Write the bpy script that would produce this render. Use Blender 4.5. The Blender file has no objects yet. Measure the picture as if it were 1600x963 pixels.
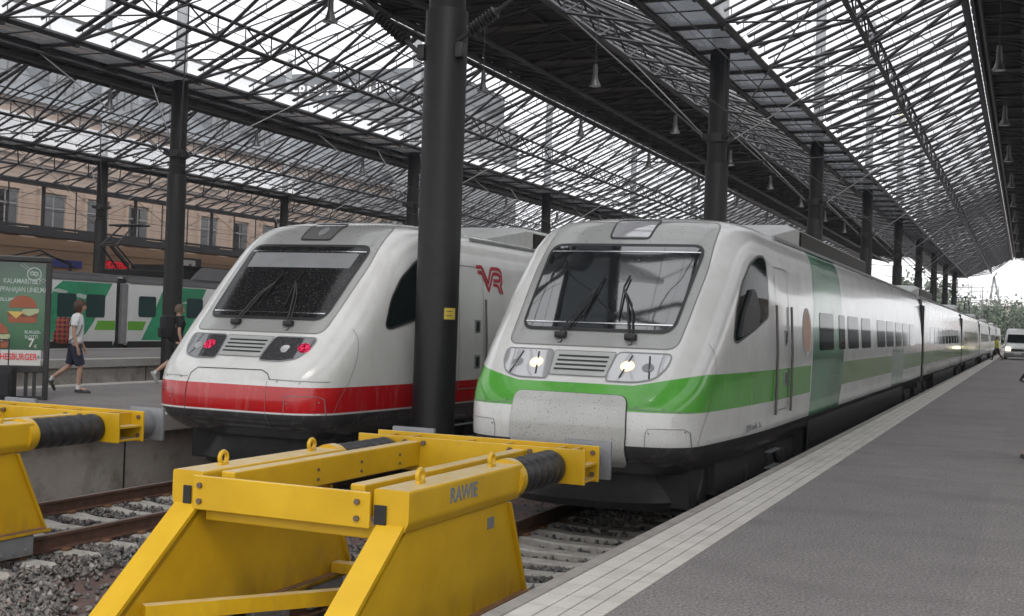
import bpy, bmesh, math, random
import numpy as np
from mathutils import Vector, Matrix
random.seed(7); rng = np.random.default_rng(11)
PI = math.pi
S = bpy.context.scene; COL = S.collection

# ------------------------------------------------------------ camera
def setup_camera():
    yaw, pitch, roll = .4045, .0113, .0346
    F = Vector((-math.sin(yaw)*math.cos(pitch), math.cos(yaw)*math.cos(pitch), math.sin(pitch)))
    R = Vector((math.cos(yaw), math.sin(yaw), 0)); U = R.cross(F)
    R2 = math.cos(roll)*R + math.sin(roll)*U; U2 = math.cos(roll)*U - math.sin(roll)*R
    cd = bpy.data.cameras.new('camera'); cd.sensor_width = 36; cd.lens = 1881.5/1600*36
    cd.clip_start = .1; cd.clip_end = 6000
    c = bpy.data.objects.new('camera', cd); COL.objects.link(c)
    M = Matrix((R2, U2, -F)).transposed().to_4x4(); M.translation = (0, 0, 1.6)
    c.matrix_world = M; S.camera = c
setup_camera()

# ------------------------------------------------------------ light
W = bpy.data.worlds.new('World'); S.world = W; W.use_nodes = True
nt = W.node_tree; bg = nt.nodes['Background']
sky = nt.nodes.new('ShaderNodeTexSky'); sky.sky_type = 'NISHITA'; sky.sun_disc = False
SUN_EL, SUN_ROT = math.radians(52), math.radians(150)
sky.sun_elevation = SUN_EL; sky.sun_rotation = SUN_ROT; sky.air_density = 1.2; sky.dust_density = 3.0
hs = nt.nodes.new('ShaderNodeHueSaturation'); hs.inputs['Saturation'].default_value = .12
nt.links.new(sky.outputs[0], hs.inputs['Color'])
# overcast: an even bright cloud layer over the sky model
wc = nt.nodes.new('ShaderNodeTexCoord'); wn = nt.nodes.new('ShaderNodeTexNoise'); wn.inputs['Scale'].default_value = 2.2; wn.inputs['Detail'].default_value = 5
wr = nt.nodes.new('ShaderNodeValToRGB'); wr.color_ramp.elements[0].position = .3; wr.color_ramp.elements[1].position = .7
wr.color_ramp.elements[0].color = (.80, .81, .84, 1); wr.color_ramp.elements[1].color = (1, 1, 1, 1)
wv = nt.nodes.new('ShaderNodeVectorMath'); wv.operation = 'SCALE'; wv.inputs['Scale'].default_value = CLOUD = 8.0
wm = nt.nodes.new('ShaderNodeMix'); wm.data_type = 'RGBA'; wm.inputs[0].default_value = .75
nt.links.new(wc.outputs['Generated'], wn.inputs['Vector']); nt.links.new(wn.outputs[0], wr.inputs[0]); nt.links.new(wr.outputs[0], wv.inputs[0])
nt.links.new(hs.outputs[0], wm.inputs[6]); nt.links.new(wv.outputs[0], wm.inputs[7]); nt.links.new(wm.outputs[2], bg.inputs['Color'])
bg.inputs['Strength'].default_value = .15
sd = bpy.data.lights.new('sun', 'SUN'); sd.energy = 1.1; sd.angle = math.radians(25); sd.color = (1, .97, .93)
so = bpy.data.objects.new('sun', sd); COL.objects.link(so)
sdir = Vector((math.sin(SUN_ROT)*math.cos(SUN_EL), math.cos(SUN_ROT)*math.cos(SUN_EL), math.sin(SUN_EL)))
so.rotation_euler = (-sdir).to_track_quat('-Z', 'Y').to_euler()
S.view_settings.view_transform = 'Standard'; S.view_settings.look = 'None'
S.view_settings.gamma = 1; S.view_settings.use_curve_mapping = False
S.view_settings.exposure = .9
S.render.engine = 'CYCLES'
S.cycles.max_bounces = 7; S.cycles.transparent_max_bounces = 14; S.cycles.diffuse_bounces = 3; S.cycles.glossy_bounces = 3
S.cycles.transmission_bounces = 2; S.cycles.caustics_reflective = False; S.cycles.caustics_refractive = False
S.cycles.use_denoising = True

# ------------------------------------------------------------ materials
class G:
    """tiny node-graph writer"""
    def __init__(s, name):
        s.m = bpy.data.materials.new(name); s.m.use_nodes = True; s.t = s.m.node_tree
        s.t.nodes.clear(); s.out = s.t.nodes.new('ShaderNodeOutputMaterial')
    def n(s, typ, **kw):
        nd = s.t.nodes.new(typ)
        for k, v in kw.items():
            if k in nd.inputs: s.set(nd, k, v)
            else: setattr(nd, k, v)
        return nd
    def set(s, nd, k, v):
        if hasattr(v, 'is_linked') or isinstance(v, bpy.types.NodeSocket): s.t.links.new(v, nd.inputs[k])
        else:
            if isinstance(v, tuple) and len(v) == 3 and nd.inputs[k].type == 'RGBA': v = (*v, 1)
            nd.inputs[k].default_value = v
    def math(s, op, a, b=0., c=None):
        nd = s.t.nodes.new('ShaderNodeMath'); nd.operation = op
        s.set(nd, 0, a); s.set(nd, 1, b)
        if c is not None: s.set(nd, 2, c)
        return nd.outputs[0]
    def coord(s, kind='Object'):
        return s.t.nodes.new('ShaderNodeTexCoord').outputs[kind]
    def xyz(s, v):
        nd = s.t.nodes.new('ShaderNodeSeparateXYZ'); s.t.links.new(v, nd.inputs[0]); return nd.outputs
    def noise(s, scale, detail=4, rough=.55, vec=None, out=0):
        nd = s.t.nodes.new('ShaderNodeTexNoise'); nd.inputs['Scale'].default_value = scale
        nd.inputs['Detail'].default_value = detail; nd.inputs['Roughness'].default_value = rough
        s.t.links.new(vec if vec is not None else s.coord(), nd.inputs['Vector']); return nd.outputs[out]
    def scaled(s, v, sc):
        nd = s.t.nodes.new('ShaderNodeMapping'); nd.inputs['Scale'].default_value = sc
        s.t.links.new(v, nd.inputs['Vector']); return nd.outputs[0]
    def ramp(s, f, pts):
        nd = s.t.nodes.new('ShaderNodeValToRGB'); cr = nd.color_ramp
        while len(cr.elements) < len(pts): cr.elements.new(.5)
        for e, (p, c) in zip(cr.elements, pts):
            e.position = p; e.color = (*c, 1) if isinstance(c, tuple) else (c, c, c, 1)
        s.t.links.new(f, nd.inputs[0]); return nd.outputs[0]
    def mix(s, f, a, b):
        nd = s.t.nodes.new('ShaderNodeMix'); nd.data_type = 'RGBA'
        for k, v in ((0, f), (6, a), (7, b)):
            if isinstance(v, bpy.types.NodeSocket): s.t.links.new(v, nd.inputs[k])
            else: nd.inputs[k].default_value = (*v, 1) if isinstance(v, tuple) else v
        return nd.outputs[2]
    def step(s, x, edge, w=.004):   # 0 below edge, 1 above
        nd = s.t.nodes.new('ShaderNodeMapRange'); s.set(nd, 0, x); nd.inputs[1].default_value = -w; nd.inputs[2].default_value = w
        s.set(nd, 0, s.math('SUBTRACT', x, edge)); return nd.outputs[0]
    def bump(s, h, strength=.3, dist=.01):
        nd = s.t.nodes.new('ShaderNodeBump'); nd.inputs['Strength'].default_value = strength
        nd.inputs['Distance'].default_value = dist; s.t.links.new(h, nd.inputs['Height']); return nd.outputs[0]
    def bsdf(s, col, rough=.5, metal=0., normal=None, coat=0., ior=1.45, emit=None, es=0., spec=.5):
        nd = s.t.nodes.new('ShaderNodeBsdfPrincipled')
        s.set(nd, 'Base Color', col); s.set(nd, 'Roughness', rough); s.set(nd, 'Metallic', metal)
        nd.inputs['Coat Weight'].default_value = coat; nd.inputs['Coat Roughness'].default_value = .06
        nd.inputs['IOR'].default_value = ior; nd.inputs['Specular IOR Level'].default_value = spec
        if normal is not None: s.t.links.new(normal, nd.inputs['Normal'])
        if emit is not None: s.set(nd, 'Emission Color', emit); nd.inputs['Emission Strength'].default_value = es
        return nd.outputs[0]
    def done(s, sh):
        s.t.links.new(sh, s.out.inputs[0]); return s.m

def pbr(name, col, rough=.5, metal=0., var=.18, scale=3., bump=0., bscale=60., coat=0., spec=.5, emit=None, es=0., dirt=None, dirt_amt=.5):
    g = G(name)
    n1 = g.noise(scale, 5, .6); n2 = g.noise(scale*9, 3)
    lo = tuple(c*(1-var) for c in col); hi = tuple(min(1, c*(1+var*.7)) for c in col)
    c = g.ramp(g.math('ADD', g.math('MULTIPLY', n1, .7), g.math('MULTIPLY', n2, .3)), [(.3, lo), (.7, hi)])
    if dirt:
        m = g.ramp(g.noise(scale*1.7, 6, .7), [(.5, 0.), (.72, dirt_amt)])
        c = g.mix(m, c, dirt)
    nrm = g.bump(g.noise(bscale, 3), bump, .01) if bump else None
    r = g.math('ADD', g.math('MULTIPLY', n2, .16), rough-.08)
    return g.done(g.bsdf(c, r, metal, nrm, coat, spec=spec, emit=emit, es=es))

M = {}
M['steel'] = pbr('dark painted steel', (.024, .0235, .026), .48, 0, .2, 1.5, .05, 40)
M['steel_roof'] = pbr('grey painted roof tube', (.034, .033, .037), .42, .0, .25, .8)
M['column'] = pbr('charcoal column paint', (.0105, .0105, .0115), .5, 0, .2, .7, .04, 30, dirt=(.03, .027, .024), dirt_amt=.4, spec=.35)
M['mast'] = pbr('glass veiled mast', (.30, .31, .32), .5, 0, .15, 1.)  # pale tone stands in for the brightening by the roof glass
M['deck'] = pbr('dark corrugated deck', (.045, .041, .038), .7, 0, .2, .5)
M['deck_light'] = pbr('deck board', (.12, .11, .10), .8, 0, .3, .7)
M['rod'] = pbr('galvanised rod', (.17, .17, .17), .45, .3, .1, 3)
M['lamp'] = pbr('lamp grey enamel', (.028, .028, .03), .4, 0, .15, 4)
M['lamp_glass'] = pbr('lamp glass', (.7, .7, .68), .3, 0, .05, 4)
M['black'] = pbr('black plastic', (.016, .016, .017), .45, 0, .2, 6)
M['rubber'] = pbr('black rubber bellows', (.02, .02, .022), .42, 0, .3, 12, .15, 90, dirt=(.09, .085, .08), dirt_amt=.35)
M['dark'] = pbr('dark underframe', (.008, .008, .0085), .7, 0, .4, 5, dirt=(.03, .025, .02), dirt_amt=.4)
M['skirt'] = pbr('dark grey skirt paint', (.012, .012, .0125), .4, 0, .2, 3, dirt=(.07, .065, .06), dirt_amt=.3)
M['grey_paint'] = pbr('grey buffer plate', (.20, .205, .215), .45, .2, .18, 8, .1, 40)
M['bolt'] = pbr('weathered bolt', (.16, .12, .10), .5, .5, .4, 40)
M['chrome'] = pbr('bright metal strip', (.75, .75, .76), .22, 1., .05, 5)
M['grey_panel'] = pbr('cab front grey paint', (.27, .275, .265), .3, .1, .07, 2.2, coat=.5)
M['grab'] = pbr('brown grey grab rail', (.10, .09, .085), .35, .3)
M['grille'] = pbr('grille grey', (.38, .385, .38), .35, .2, .1, 6)
M['gap'] = pbr('seam shadow rubber', (.03, .03, .03), .7, 0, .1, 6)
M['seam'] = pbr('panel seam sealant', (.16, .16, .155), .6, 0, .1, 6)
M['gangway'] = pbr('gangway rubber', (.02, .02, .022), .6, 0, .2, 3)
M['roof_grey'] = pbr('train roof grey', (.42, .43, .42), .4, .1, .15, 1.5, dirt=(.2, .18, .16), dirt_amt=.5)
M['pod_brown'] = pbr('brown grey pod side', (.022, .019, .016), .5, 0, .2, 2, dirt=(.05, .04, .035), dirt_amt=.3, spec=.1)
M['concrete'] = pbr('platform wall concrete', (.33, .31, .28), .85, 0, .25, 1.2, .25, 50, dirt=(.07, .06, .05), dirt_amt=.55)
M['coping'] = pbr('coping concrete', (.33, .32, .30), .8, 0, .2, 2, .2, 60)
M['sleeper'] = pbr('sleeper concrete', (.40, .385, .355), .85, 0, .2, 4, .3, 70, dirt=(.16, .13, .11), dirt_amt=.6)
M['skin'] = pbr('skin', (.40, .245, .18), .5, 0, .08, 8)
M['sand'] = pbr('sandstone facade', (.33, .25, .195), .85, 0, .13, .35, .1, 10, dirt=(.27, .22, .18), dirt_amt=.5)
M['stucco'] = pbr('ochre ground floor wall', (.30, .195, .125), .85, 0, .12, .3)
M['slate'] = pbr('grey roof slate', (.13, .14, .15), .6, 0, .25, .6)
M['frame_grey'] = pbr('window frame grey', (.19, .195, .20), .5)
M['white'] = pbr('white paint', (.72, .72, .71), .4, 0, .06, 2)
M['red_sign'] = pbr('red sign letters', (.55, .01, .02), .4, 0, .1, 2, emit=(.8, .01, .03), es=.12)
M['blue_sign'] = pbr('blue sign face', (.025, .035, .20), .4, 0, .15, 2)
M['poster_white'] = pbr('poster paper white', (.48, .48, .46), .5, 0, .04, 2)
M['red_text'] = pbr('red lettering', (.60, .02, .03), .5)
M['logo_red'] = pbr('deep red monogram', (.33, .015, .03), .4)
M['green_text'] = pbr('pale poster lettering', (.36, .44, .40), .5)
M['tan_text'] = pbr('pale grey lettering', (.50, .50, .50), .5)
M['dark_text'] = pbr('dark grey lettering', (.16, .16, .17), .5)
M['blue_text'] = pbr('worn blue grey lettering', (.17, .205, .23), .55, 0, .5, 40)
M['yellow_label'] = pbr('yellow label', (.50, .38, .06), .5)
M['bun'] = pbr('burger bun', (.26, .075, .035), .5, 0, .25, 9)
M['cheese'] = pbr('yellow cheese', (.50, .36, .09), .5)
M['salad'] = pbr('pale salad', (.34, .38, .22), .6, 0, .35, 30)
M['meat'] = pbr('brown meat patty', (.16, .05, .03), .6, 0, .3, 20)
M['leaf_hazed'] = pbr('leaf green', (.095, .125, .085), .7, 0, .35, .4)  # leaf green lightened to carry distance haze in its colour
M['bark'] = pbr('bark', (.09, .07, .055), .9)
M['pink_shell'] = pbr('hall roof pink grey', (.50, .42, .40), .7)
M['tshirt_white'] = pbr('white cotton', (.62, .63, .64), .9, 0, .08, 10)
M['navy'] = pbr('navy cotton', (.022, .024, .045), .9, 0, .3, 14)
M['black_cloth'] = pbr('black cotton', (.014, .014, .016), .9, 0, .3, 14)
M['hair_brown'] = pbr('brown hair', (.055, .026, .015), .6, 0, .4, 40)
M['hair_fair'] = pbr('short fair hair', (.10, .07, .045), .7, 0, .3, 40)
M['shoe'] = pbr('grey black shoe', (.03, .03, .033), .6)
M['shoe_light'] = pbr('light sports shoe', (.35, .35, .36), .6)
M['sock'] = pbr('white sock', (.6, .6, .58), .9)
M['hivis'] = pbr('yellow vest', (.55, .60, .05), .8)

def mk_yellow():
    g = G('yellow buffer paint'); o = g.coord()
    base = g.ramp(g.noise(1.6, 4), [(.3, (.48, .28, .004)), (.7, (.61, .37, .010))])
    # pale dust lies on faces that look up
    nz = g.xyz(g.t.nodes.new('ShaderNodeNewGeometry').outputs['Normal'])[2]
    dust = g.math('MULTIPLY', g.ramp(nz, [(.80, 0.), (.97, 1.)]), g.ramp(g.noise(7, 6, .7), [(.3, .3), (.75, .85)]))
    c = g.mix(dust, base, (.62, .54, .40))
    st = g.ramp(g.noise(3.3, 8, .75), [(.60, 0.), (.74, .35)])
    c = g.mix(st, c, (.35, .20, .06))
    scr = g.ramp(g.noise(5, 10, .85, g.scaled(o, (4, 9, 1.2))), [(.64, 0.), (.70, .75)])
    c = g.mix(scr, c, (.20, .13, .06))
    x, y, z = g.xyz(o)
    foot = g.math('MULTIPLY', g.math('SUBTRACT', 1., g.step(z, -.52, .16)), g.ramp(g.noise(5, 8, .75, g.scaled(o, (1, 1, .35))), [(.45, 0.), (.68, .5)]))
    c = g.mix(foot, c, (.16, .085, .035))
    chip = g.ramp(g.noise(26, 5, .75), [(.70, 0.), (.73, .8)]); c = g.mix(chip, c, (.12, .07, .04))
    return g.done(g.bsdf(c, g.math('ADD', g.math('MULTIPLY', g.noise(6), .25), .3), 0, g.bump(g.noise(45, 3), .08, .01), .1))
M['yellow'] = mk_yellow()
M['white_gloss'] = pbr('white gloss carriage', (.62, .63, .62), .25, 0, .06, 1., coat=.5)
M['side_train'] = pbr('dark blue grey carriage', (.07, .085, .10), .35, 0, .15, 1.)
M['rust'] = pbr('rusty base plate', (.19, .10, .05), .85, 0, .4, 8, .3, 60)

def mk_rail():
    g = G('rail steel'); nz = g.xyz(g.t.nodes.new('ShaderNodeNewGeometry').outputs['Normal'])[2]
    top = g.ramp(nz, [(.9, 0.), (.97, .55)])
    z = g.step(g.xyz(g.coord())[2], -.83)
    f = g.math('MULTIPLY', top, z)
    rust = g.ramp(g.noise(9, 6, .7), [(.3, (.055, .028, .020)), (.7, (.13, .065, .042))])
    return g.done(g.bsdf(g.mix(f, rust, (.30, .28, .27)), .6, g.math('MULTIPLY', f, .5)))
M['rail'] = mk_rail()

def mk_paint(kind):
    """carriage paint; object coordinates: x across, y back from the nose, z above platform"""
    g = G('carriage paint ' + kind); x, y, z = g.xyz(g.coord())
    ax = g.math('ABSOLUTE', x)
    white = g.ramp(g.noise(1.1, 5, .6), [(.3, (.51, .51, .495)), (.7, (.61, .61, .60))])
    front = g.math('SUBTRACT', 1., g.step(y, 1.6, .9))
    if kind == 'green':
        # band: 0.65..1.07 on the side, curving lower in the middle of the nose
        ztop = g.math('ADD', .93, g.math('MULTIPLY', g.step(ax, 1.05, .35), .14))
        zbot = g.math('SUBTRACT', .645, 0)
        band = g.math('MULTIPLY', g.step(z, zbot), g.math('SUBTRACT', 1., g.step(z, ztop)))
        far = g.step(y, 10.2, .02)
        gcol = g.mix(far, g.ramp(g.noise(1.5, 4), [(.3, (.065, .27, .035)), (.7, (.095, .36, .05))]), (.13, .25, .06))
        c = g.mix(band, white, gcol)
        # dark green swoosh between two curved edges on the first carriage
        zz = g.math('SUBTRACT', z, 1.6)
        bow = g.math('MULTIPLY', g.math('MULTIPLY', zz, zz), .22)
        l = g.math('SUBTRACT', g.math('SUBTRACT', y, 6.95), g.math('MULTIPLY', zz, .15))
        l = g.math('ADD', l, g.math('MULTIPLY', g.step(z, 1.1, .5), .0))
        r = g.math('ADD', g.math('SUBTRACT', y, 10.45), bow)
        sw = g.math('MULTIPLY', g.step(l, 0., .01), g.math('SUBTRACT', 1., g.step(r, 0., .01)))
        fade = g.ramp(g.noise(.9, 3, .5, g.scaled(g.coord(), (1, .6, 1.6))), [(.42, (.012, .13, .06)), (.58, (.06, .24, .12))])
        c = g.mix(sw, c, fade)
        wl = g.math('MULTIPLY', g.step(g.math('ABSOLUTE', g.math('ADD', l, .06)), .035, .006), 1.)
        c = g.mix(g.math('MULTIPLY', g.math('SUBTRACT', 1., wl), band), c, (.7, .7, .69))
        # second, paler swoosh
        l2 = g.math('SUBTRACT', y, 19.4); r2 = g.math('SUBTRACT', y, 22.4)
        sw2 = g.math('MULTIPLY', g.math('MULTIPLY', g.step(l2, 0., .02), g.math('SUBTRACT', 1., g.step(r2, 0., .02))), g.math('SUBTRACT', 1., g.step(z, 1.25, .05)))
        c = g.mix(sw2, c, (.24, .34, .27))
    else:
        band = g.math('MULTIPLY', g.step(z, .292), g.math('SUBTRACT', 1., g.step(z, .635)))
        c = g.mix(band, white, g.ramp(g.noise(1.5, 4), [(.3, (.34, .004, .007)), (.7, (.44, .006, .010))]))
    low = g.math('SUBTRACT', 1., g.step(z, .268, .003))
    c = g.mix(low, c, (.040, .040, .043))
    # squashed insects and grit thrown up on the nose
    gr = g.math('MULTIPLY', g.ramp(g.noise(75, 2, .6), [(.655, 0.), (.69, 1.)]), g.math('SUBTRACT', 1., g.step(z, .80, .25)))
    gr = g.math('MULTIPLY', g.math('MULTIPLY', gr, g.math('SUBTRACT', 1., g.step(y, .9, .5))), .75)
    c = g.mix(gr, c, (.10, .075, .055))
    streak = g.ramp(g.noise(6, 6, .7, g.scaled(g.coord(), (1.5, 1.5, .25))), [(.52, 0.), (.8, .25)])
    c = g.mix(streak, c, (.33, .31, .28))
    nz = g.xyz(g.t.nodes.new('ShaderNodeNewGeometry').outputs['Normal'])[2]
    c = g.mix(g.math('MULTIPLY', g.ramp(nz, [(.86, 0.), (.97, .75)]), g.ramp(g.noise(2.6, 6, .7), [(.3, .6), (.7, 1.)])), c, (.22, .21, .195))
    sh = g.bsdf(c, g.math('ADD', .16, g.math('MULTIPLY', g.noise(3, 3), .14)), .0, g.bump(g.noise(.9, 2, .4), .06, .05), .45, spec=.4)
    return g.done(sh)
M['paint_green'] = mk_paint('green'); M['paint_red'] = mk_paint('red')

def mk_cover():
    g = G('grey nose cover'); c = g.ramp(g.noise(2, 4), [(.3, (.36, .36, .345)), (.7, (.44, .44, .425))])
    gr = g.ramp(g.noise(60, 2, .6), [(.635, 0.), (.67, .85)])
    return g.done(g.bsdf(g.mix(gr, c, (.11, .085, .06)), .32, 0, None, .5))
M['cover'] = mk_cover()

def mk_glass_dark(name, col, ior=1.7, grime=.15, rough=.04, spec=.5):
    g = G(name); gr = g.ramp(g.noise(34, 4, .7), [(.55, 0.), (.75, grime)])
    return g.done(g.bsdf(g.mix(gr, col, (.28, .27, .25)), g.math('ADD', rough, g.math('MULTIPLY', gr, .5)), 0, g.bump(g.noise(.7, 1), .02, .05), 0, ior, spec=spec))
M['win'] = mk_glass_dark('dark carriage window', (.006, .010, .010), 1.35, .06, .05, .05)
M['screen'] = mk_glass_dark('windscreen glass', (.010, .012, .013), 2.3, .22)
M['screen_dull'] = mk_glass_dark('dull windscreen glass', (.012, .012, .013), 1.35, .3, .12)
M['win_teal'] = mk_glass_dark('teal carriage window', (.010, .035, .035), 1.5, .1)
M['win_bldg'] = mk_glass_dark('facade window glass', (.07, .075, .08), 1.6, .25, .1)
M['lens_grey'] = mk_glass_dark('grey lamp glass', (.13, .13, .13), 2.0, .3, .06)
M['lens_dark'] = mk_glass_dark('dark lamp glass', (.045, .045, .048), 2.0, .35, .06)
M['lens'] = mk_glass_dark('headlamp glass', (.30, .30, .31), 2.4, .1, .05)

def mk_roofglass(name, tint, trans, dirt):
    g = G(name)
    tr = g.n('ShaderNodeBsdfTransparent', Color=tint)
    tl = g.n('ShaderNodeBsdfTranslucent', Color=(.78, .80, .84)); df = g.n('ShaderNodeBsdfDiffuse', Color=(.40, .41, .42))
    m0 = g.n('ShaderNodeMixShader'); m0.inputs[0].default_value = .4
    g.t.links.new(tl.outputs[0], m0.inputs[1]); g.t.links.new(df.outputs[0], m0.inputs[2])
    f = g.ramp(g.noise(.9, 6, .7), [(.35, trans), (.75, trans+dirt)])
    m1 = g.n('ShaderNodeMixShader'); g.t.links.new(f, m1.inputs[0])
    g.t.links.new(tr.outputs[0], m1.inputs[1]); g.t.links.new(m0.outputs[0], m1.inputs[2])
    gl = g.n('ShaderNodeBsdfGlossy', Color=(1., 1., 1.), Roughness=.08)
    fr = g.n('ShaderNodeFresnel'); bf = g.t.nodes.new('ShaderNodeNewGeometry').outputs['Backfacing']
    g.t.links.new(g.math('SUBTRACT', 1.45, g.math('MULTIPLY', bf, 1.45-1/1.45)), fr.inputs[0])   # thin sheet: same mirror from both sides
    m2 = g.n('ShaderNodeMixShader'); g.t.links.new(fr.outputs[0], m2.inputs[0])
    g.t.links.new(m1.outputs[0], m2.inputs[1]); g.t.links.new(gl.outputs[0], m2.inputs[2])
    return g.done(m2.outputs[0])
M['roof_glass'] = mk_roofglass('dusty roof glass', (.95, .955, .97), .04, .07)
M['gutter_glass'] = mk_roofglass('blue grey gutter glass', (.02, .026, .035), .09, .07)
M['wall_glass'] = mk_roofglass('screen wall glass', (.92, .93, .95), .03, .10)

def emis(name, col, st):
    g = G(name); e = g.n('ShaderNodeEmission', Color=col, Strength=st); return g.done(e.outputs[0])
M['lamp_on'] = emis('lit headlamp', (1., .72, .36), 3.2)
M['lamp_halo'] = emis('headlamp halo glow', (1., .80, .55), .85)  # glowing disc painted as the warm halo round the bulb
def mk_tail():
    g = G('lit red tail lamp'); v = g.n('ShaderNodeTexVoronoi'); v.inputs['Scale'].default_value = 42; g.t.links.new(g.coord(), v.inputs['Vector'])
    c = g.ramp(v.outputs[0], [(.25, (1., .08, .20)), (.55, (.22, .004, .02))])
    return g.done(g.n('ShaderNodeEmission', Color=c, Strength=.75).outputs[0])
M['tail_on'] = mk_tail()
M['van_on'] = emis('lit van headlamp', (1., .9, .55), 6.)

def mk_asphalt():
    g = G('platform asphalt'); c = g.coord()
    n = g.noise(2.0, 8, .7, c); fine = g.noise(170, 2, .6, c); sp = g.noise(48, 2, .5, c)
    col = g.ramp(n, [(.25, (.145, .132, .132)), (.75, (.215, .198, .196))])
    gr2 = g.noise(46, 4, .85, c); col = g.mix(g.ramp(gr2, [(.40, .8), (.54, 0.)]), col, (.055, .052, .053)); col = g.mix(g.ramp(gr2, [(.52, 0.), (.64, .7)]), col, (.36, .335, .32))
    col = g.mix(g.ramp(sp, [(.66, 0.), (.70, .7)]), col, (.36, .34, .31))
    st = g.ramp(g.noise(.55, 3, .5, g.scaled(c, (1., 2.2, 1))), [(.52, 0.), (.70, .35)])
    col = g.mix(st, col, (.075, .07, .07))
    # old repair patches, thin cracks and dark spots of chewing gum
    x, y, z = g.xyz(c)
    pv = g.n('ShaderNodeCombineXYZ'); g.set(pv, 0, g.math('FLOOR', g.math('MULTIPLY', g.math('ADD', x, .3), .55))); g.set(pv, 1, g.math('FLOOR', g.math('MULTIPLY', y, .21)))
    wn = g.n('ShaderNodeTexWhiteNoise'); g.t.links.new(pv.outputs[0], wn.inputs[0])
    col = g.mix(g.ramp(wn.outputs[0], [(.66, 0.), (.70, .16)]), col, (.085, .08, .082))
    vg = g.n('ShaderNodeTexVoronoi'); vg.inputs['Scale'].default_value = 3.2; g.t.links.new(c, vg.inputs['Vector'])
    col = g.mix(g.ramp(vg.outputs[0], [(.045, .55), (.06, 0.)]), col, (.045, .042, .04))
    return g.done(g.bsdf(col, .82, 0, g.bump(fine, .35, .004)))
M['asphalt'] = mk_asphalt()

def mk_tiles():
    g = G('pale edge tiles'); x, y, z = g.xyz(g.coord())
    v = g.n('ShaderNodeCombineXYZ'); g.set(v, 0, g.math('FLOOR', g.math('MULTIPLY', g.math('ADD', x, 2.58), 8.1))); g.set(v, 1, g.math('FLOOR', g.math('MULTIPLY', y, 3.3)))
    wn = g.n('ShaderNodeTexWhiteNoise'); g.t.links.new(v.outputs[0], wn.inputs[0])
    c = g.ramp(wn.outputs[0], [(0., (.41, .39, .365)), (1., (.47, .45, .425))])
    fy = g.math('FRACT', g.math('MULTIPLY', y, 3.3)); j = g.math('LESS_THAN', fy, .03)
    c = g.mix(g.math('MULTIPLY', j, .5), c, (.14, .13, .12))
    c = g.mix(g.ramp(g.noise(60, 3), [(.58, 0.), (.68, .5)]), c, (.27, .22, .19))
    c = g.mix(g.ramp(g.noise(2.3, 6, .7), [(.45, 0.), (.75, .5)]), c, (.25, .235, .22))
    c = g.mix(g.ramp(g.noise(9, 4, .7), [(.66, 0.), (.72, .6)]), c, (.13, .11, .10))
    return g.done(g.bsdf(c, .75, 0, g.bump(g.noise(90, 3), .2, .004)))
M['tiles'] = mk_tiles()
M['edge_wood'] = pbr('weathered edge beam', (.23, .215, .20), .85, 0, .3, 5, .4, 50)

def mk_ground():
    g = G('trackbed soil'); c = g.coord(); n = g.noise(.55, 5, .6, c)
    a = g.ramp(g.noise(14, 8, .75, c), [(.3, (.045, .043, .045)), (.7, (.15, .14, .14))])
    b = g.ramp(g.noise(26, 6, .7, c), [(.3, (.10, .062, .055)), (.7, (.25, .165, .15))])
    col = g.mix(g.ramp(n, [(.44, 0.), (.54, .9)]), a, b)
    return g.done(g.bsdf(col, .9, 0, g.bump(g.noise(30, 6, .8, c), .9, .03)))
M['ground'] = mk_ground()

def mk_stone():
    g = G('ballast stone'); gi = g.t.nodes.new('ShaderNodeNewGeometry')
    c = g.ramp(gi.outputs['Random Per Island'], [(0., (.065, .060, .057)), (.4, (.125, .117, .112)), (.80, (.20, .188, .178)), (.95, (.19, .13, .115)), (1., (.36, .35, .34))])
    c = g.mix(.25, c, g.ramp(g.noise(60, 4), [(.3, 0.03), (.7, .30)]))
    return g.done(g.bsdf(c, .8))
M['stone'] = mk_stone()

def mk_poster():
    g = G('green poster print'); x, y, z = g.xyz(g.coord())
    r = g.n('ShaderNodeVectorMath'); r.operation = 'LENGTH'
    v = g.n('ShaderNodeCombineXYZ'); g.set(v, 0, g.math('ADD', x, .45)); g.set(v, 1, g.math('SUBTRACT', z, 1.45)); g.t.links.new(v.outputs[0], r.inputs[0])
    c = g.ramp(r.outputs['Value'], [(.15, (.035, .13, .055)), (.9, (.008, .035, .022))])
    return g.done(g.bsdf(c, .15, 0, None, .6, emit=c, es=.03))
M['poster'] = mk_poster()

def mk_plaid():
    g = G('red plaid fabric'); x, y, z = g.xyz(g.coord())
    a = g.math('GREATER_THAN', g.math('SINE', g.math('MULTIPLY', x, 75)), .2); b = g.math('GREATER_THAN', g.math('SINE', g.math('MULTIPLY', z, 75)), .2)
    c = g.mix(a, (.22, .03, .03), (.02, .02, .025)); c = g.mix(g.math('MULTIPLY', b, .55), c, (.30, .10, .05))
    return g.done(g.bsdf(c, .9))
M['plaid'] = mk_plaid()

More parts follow.
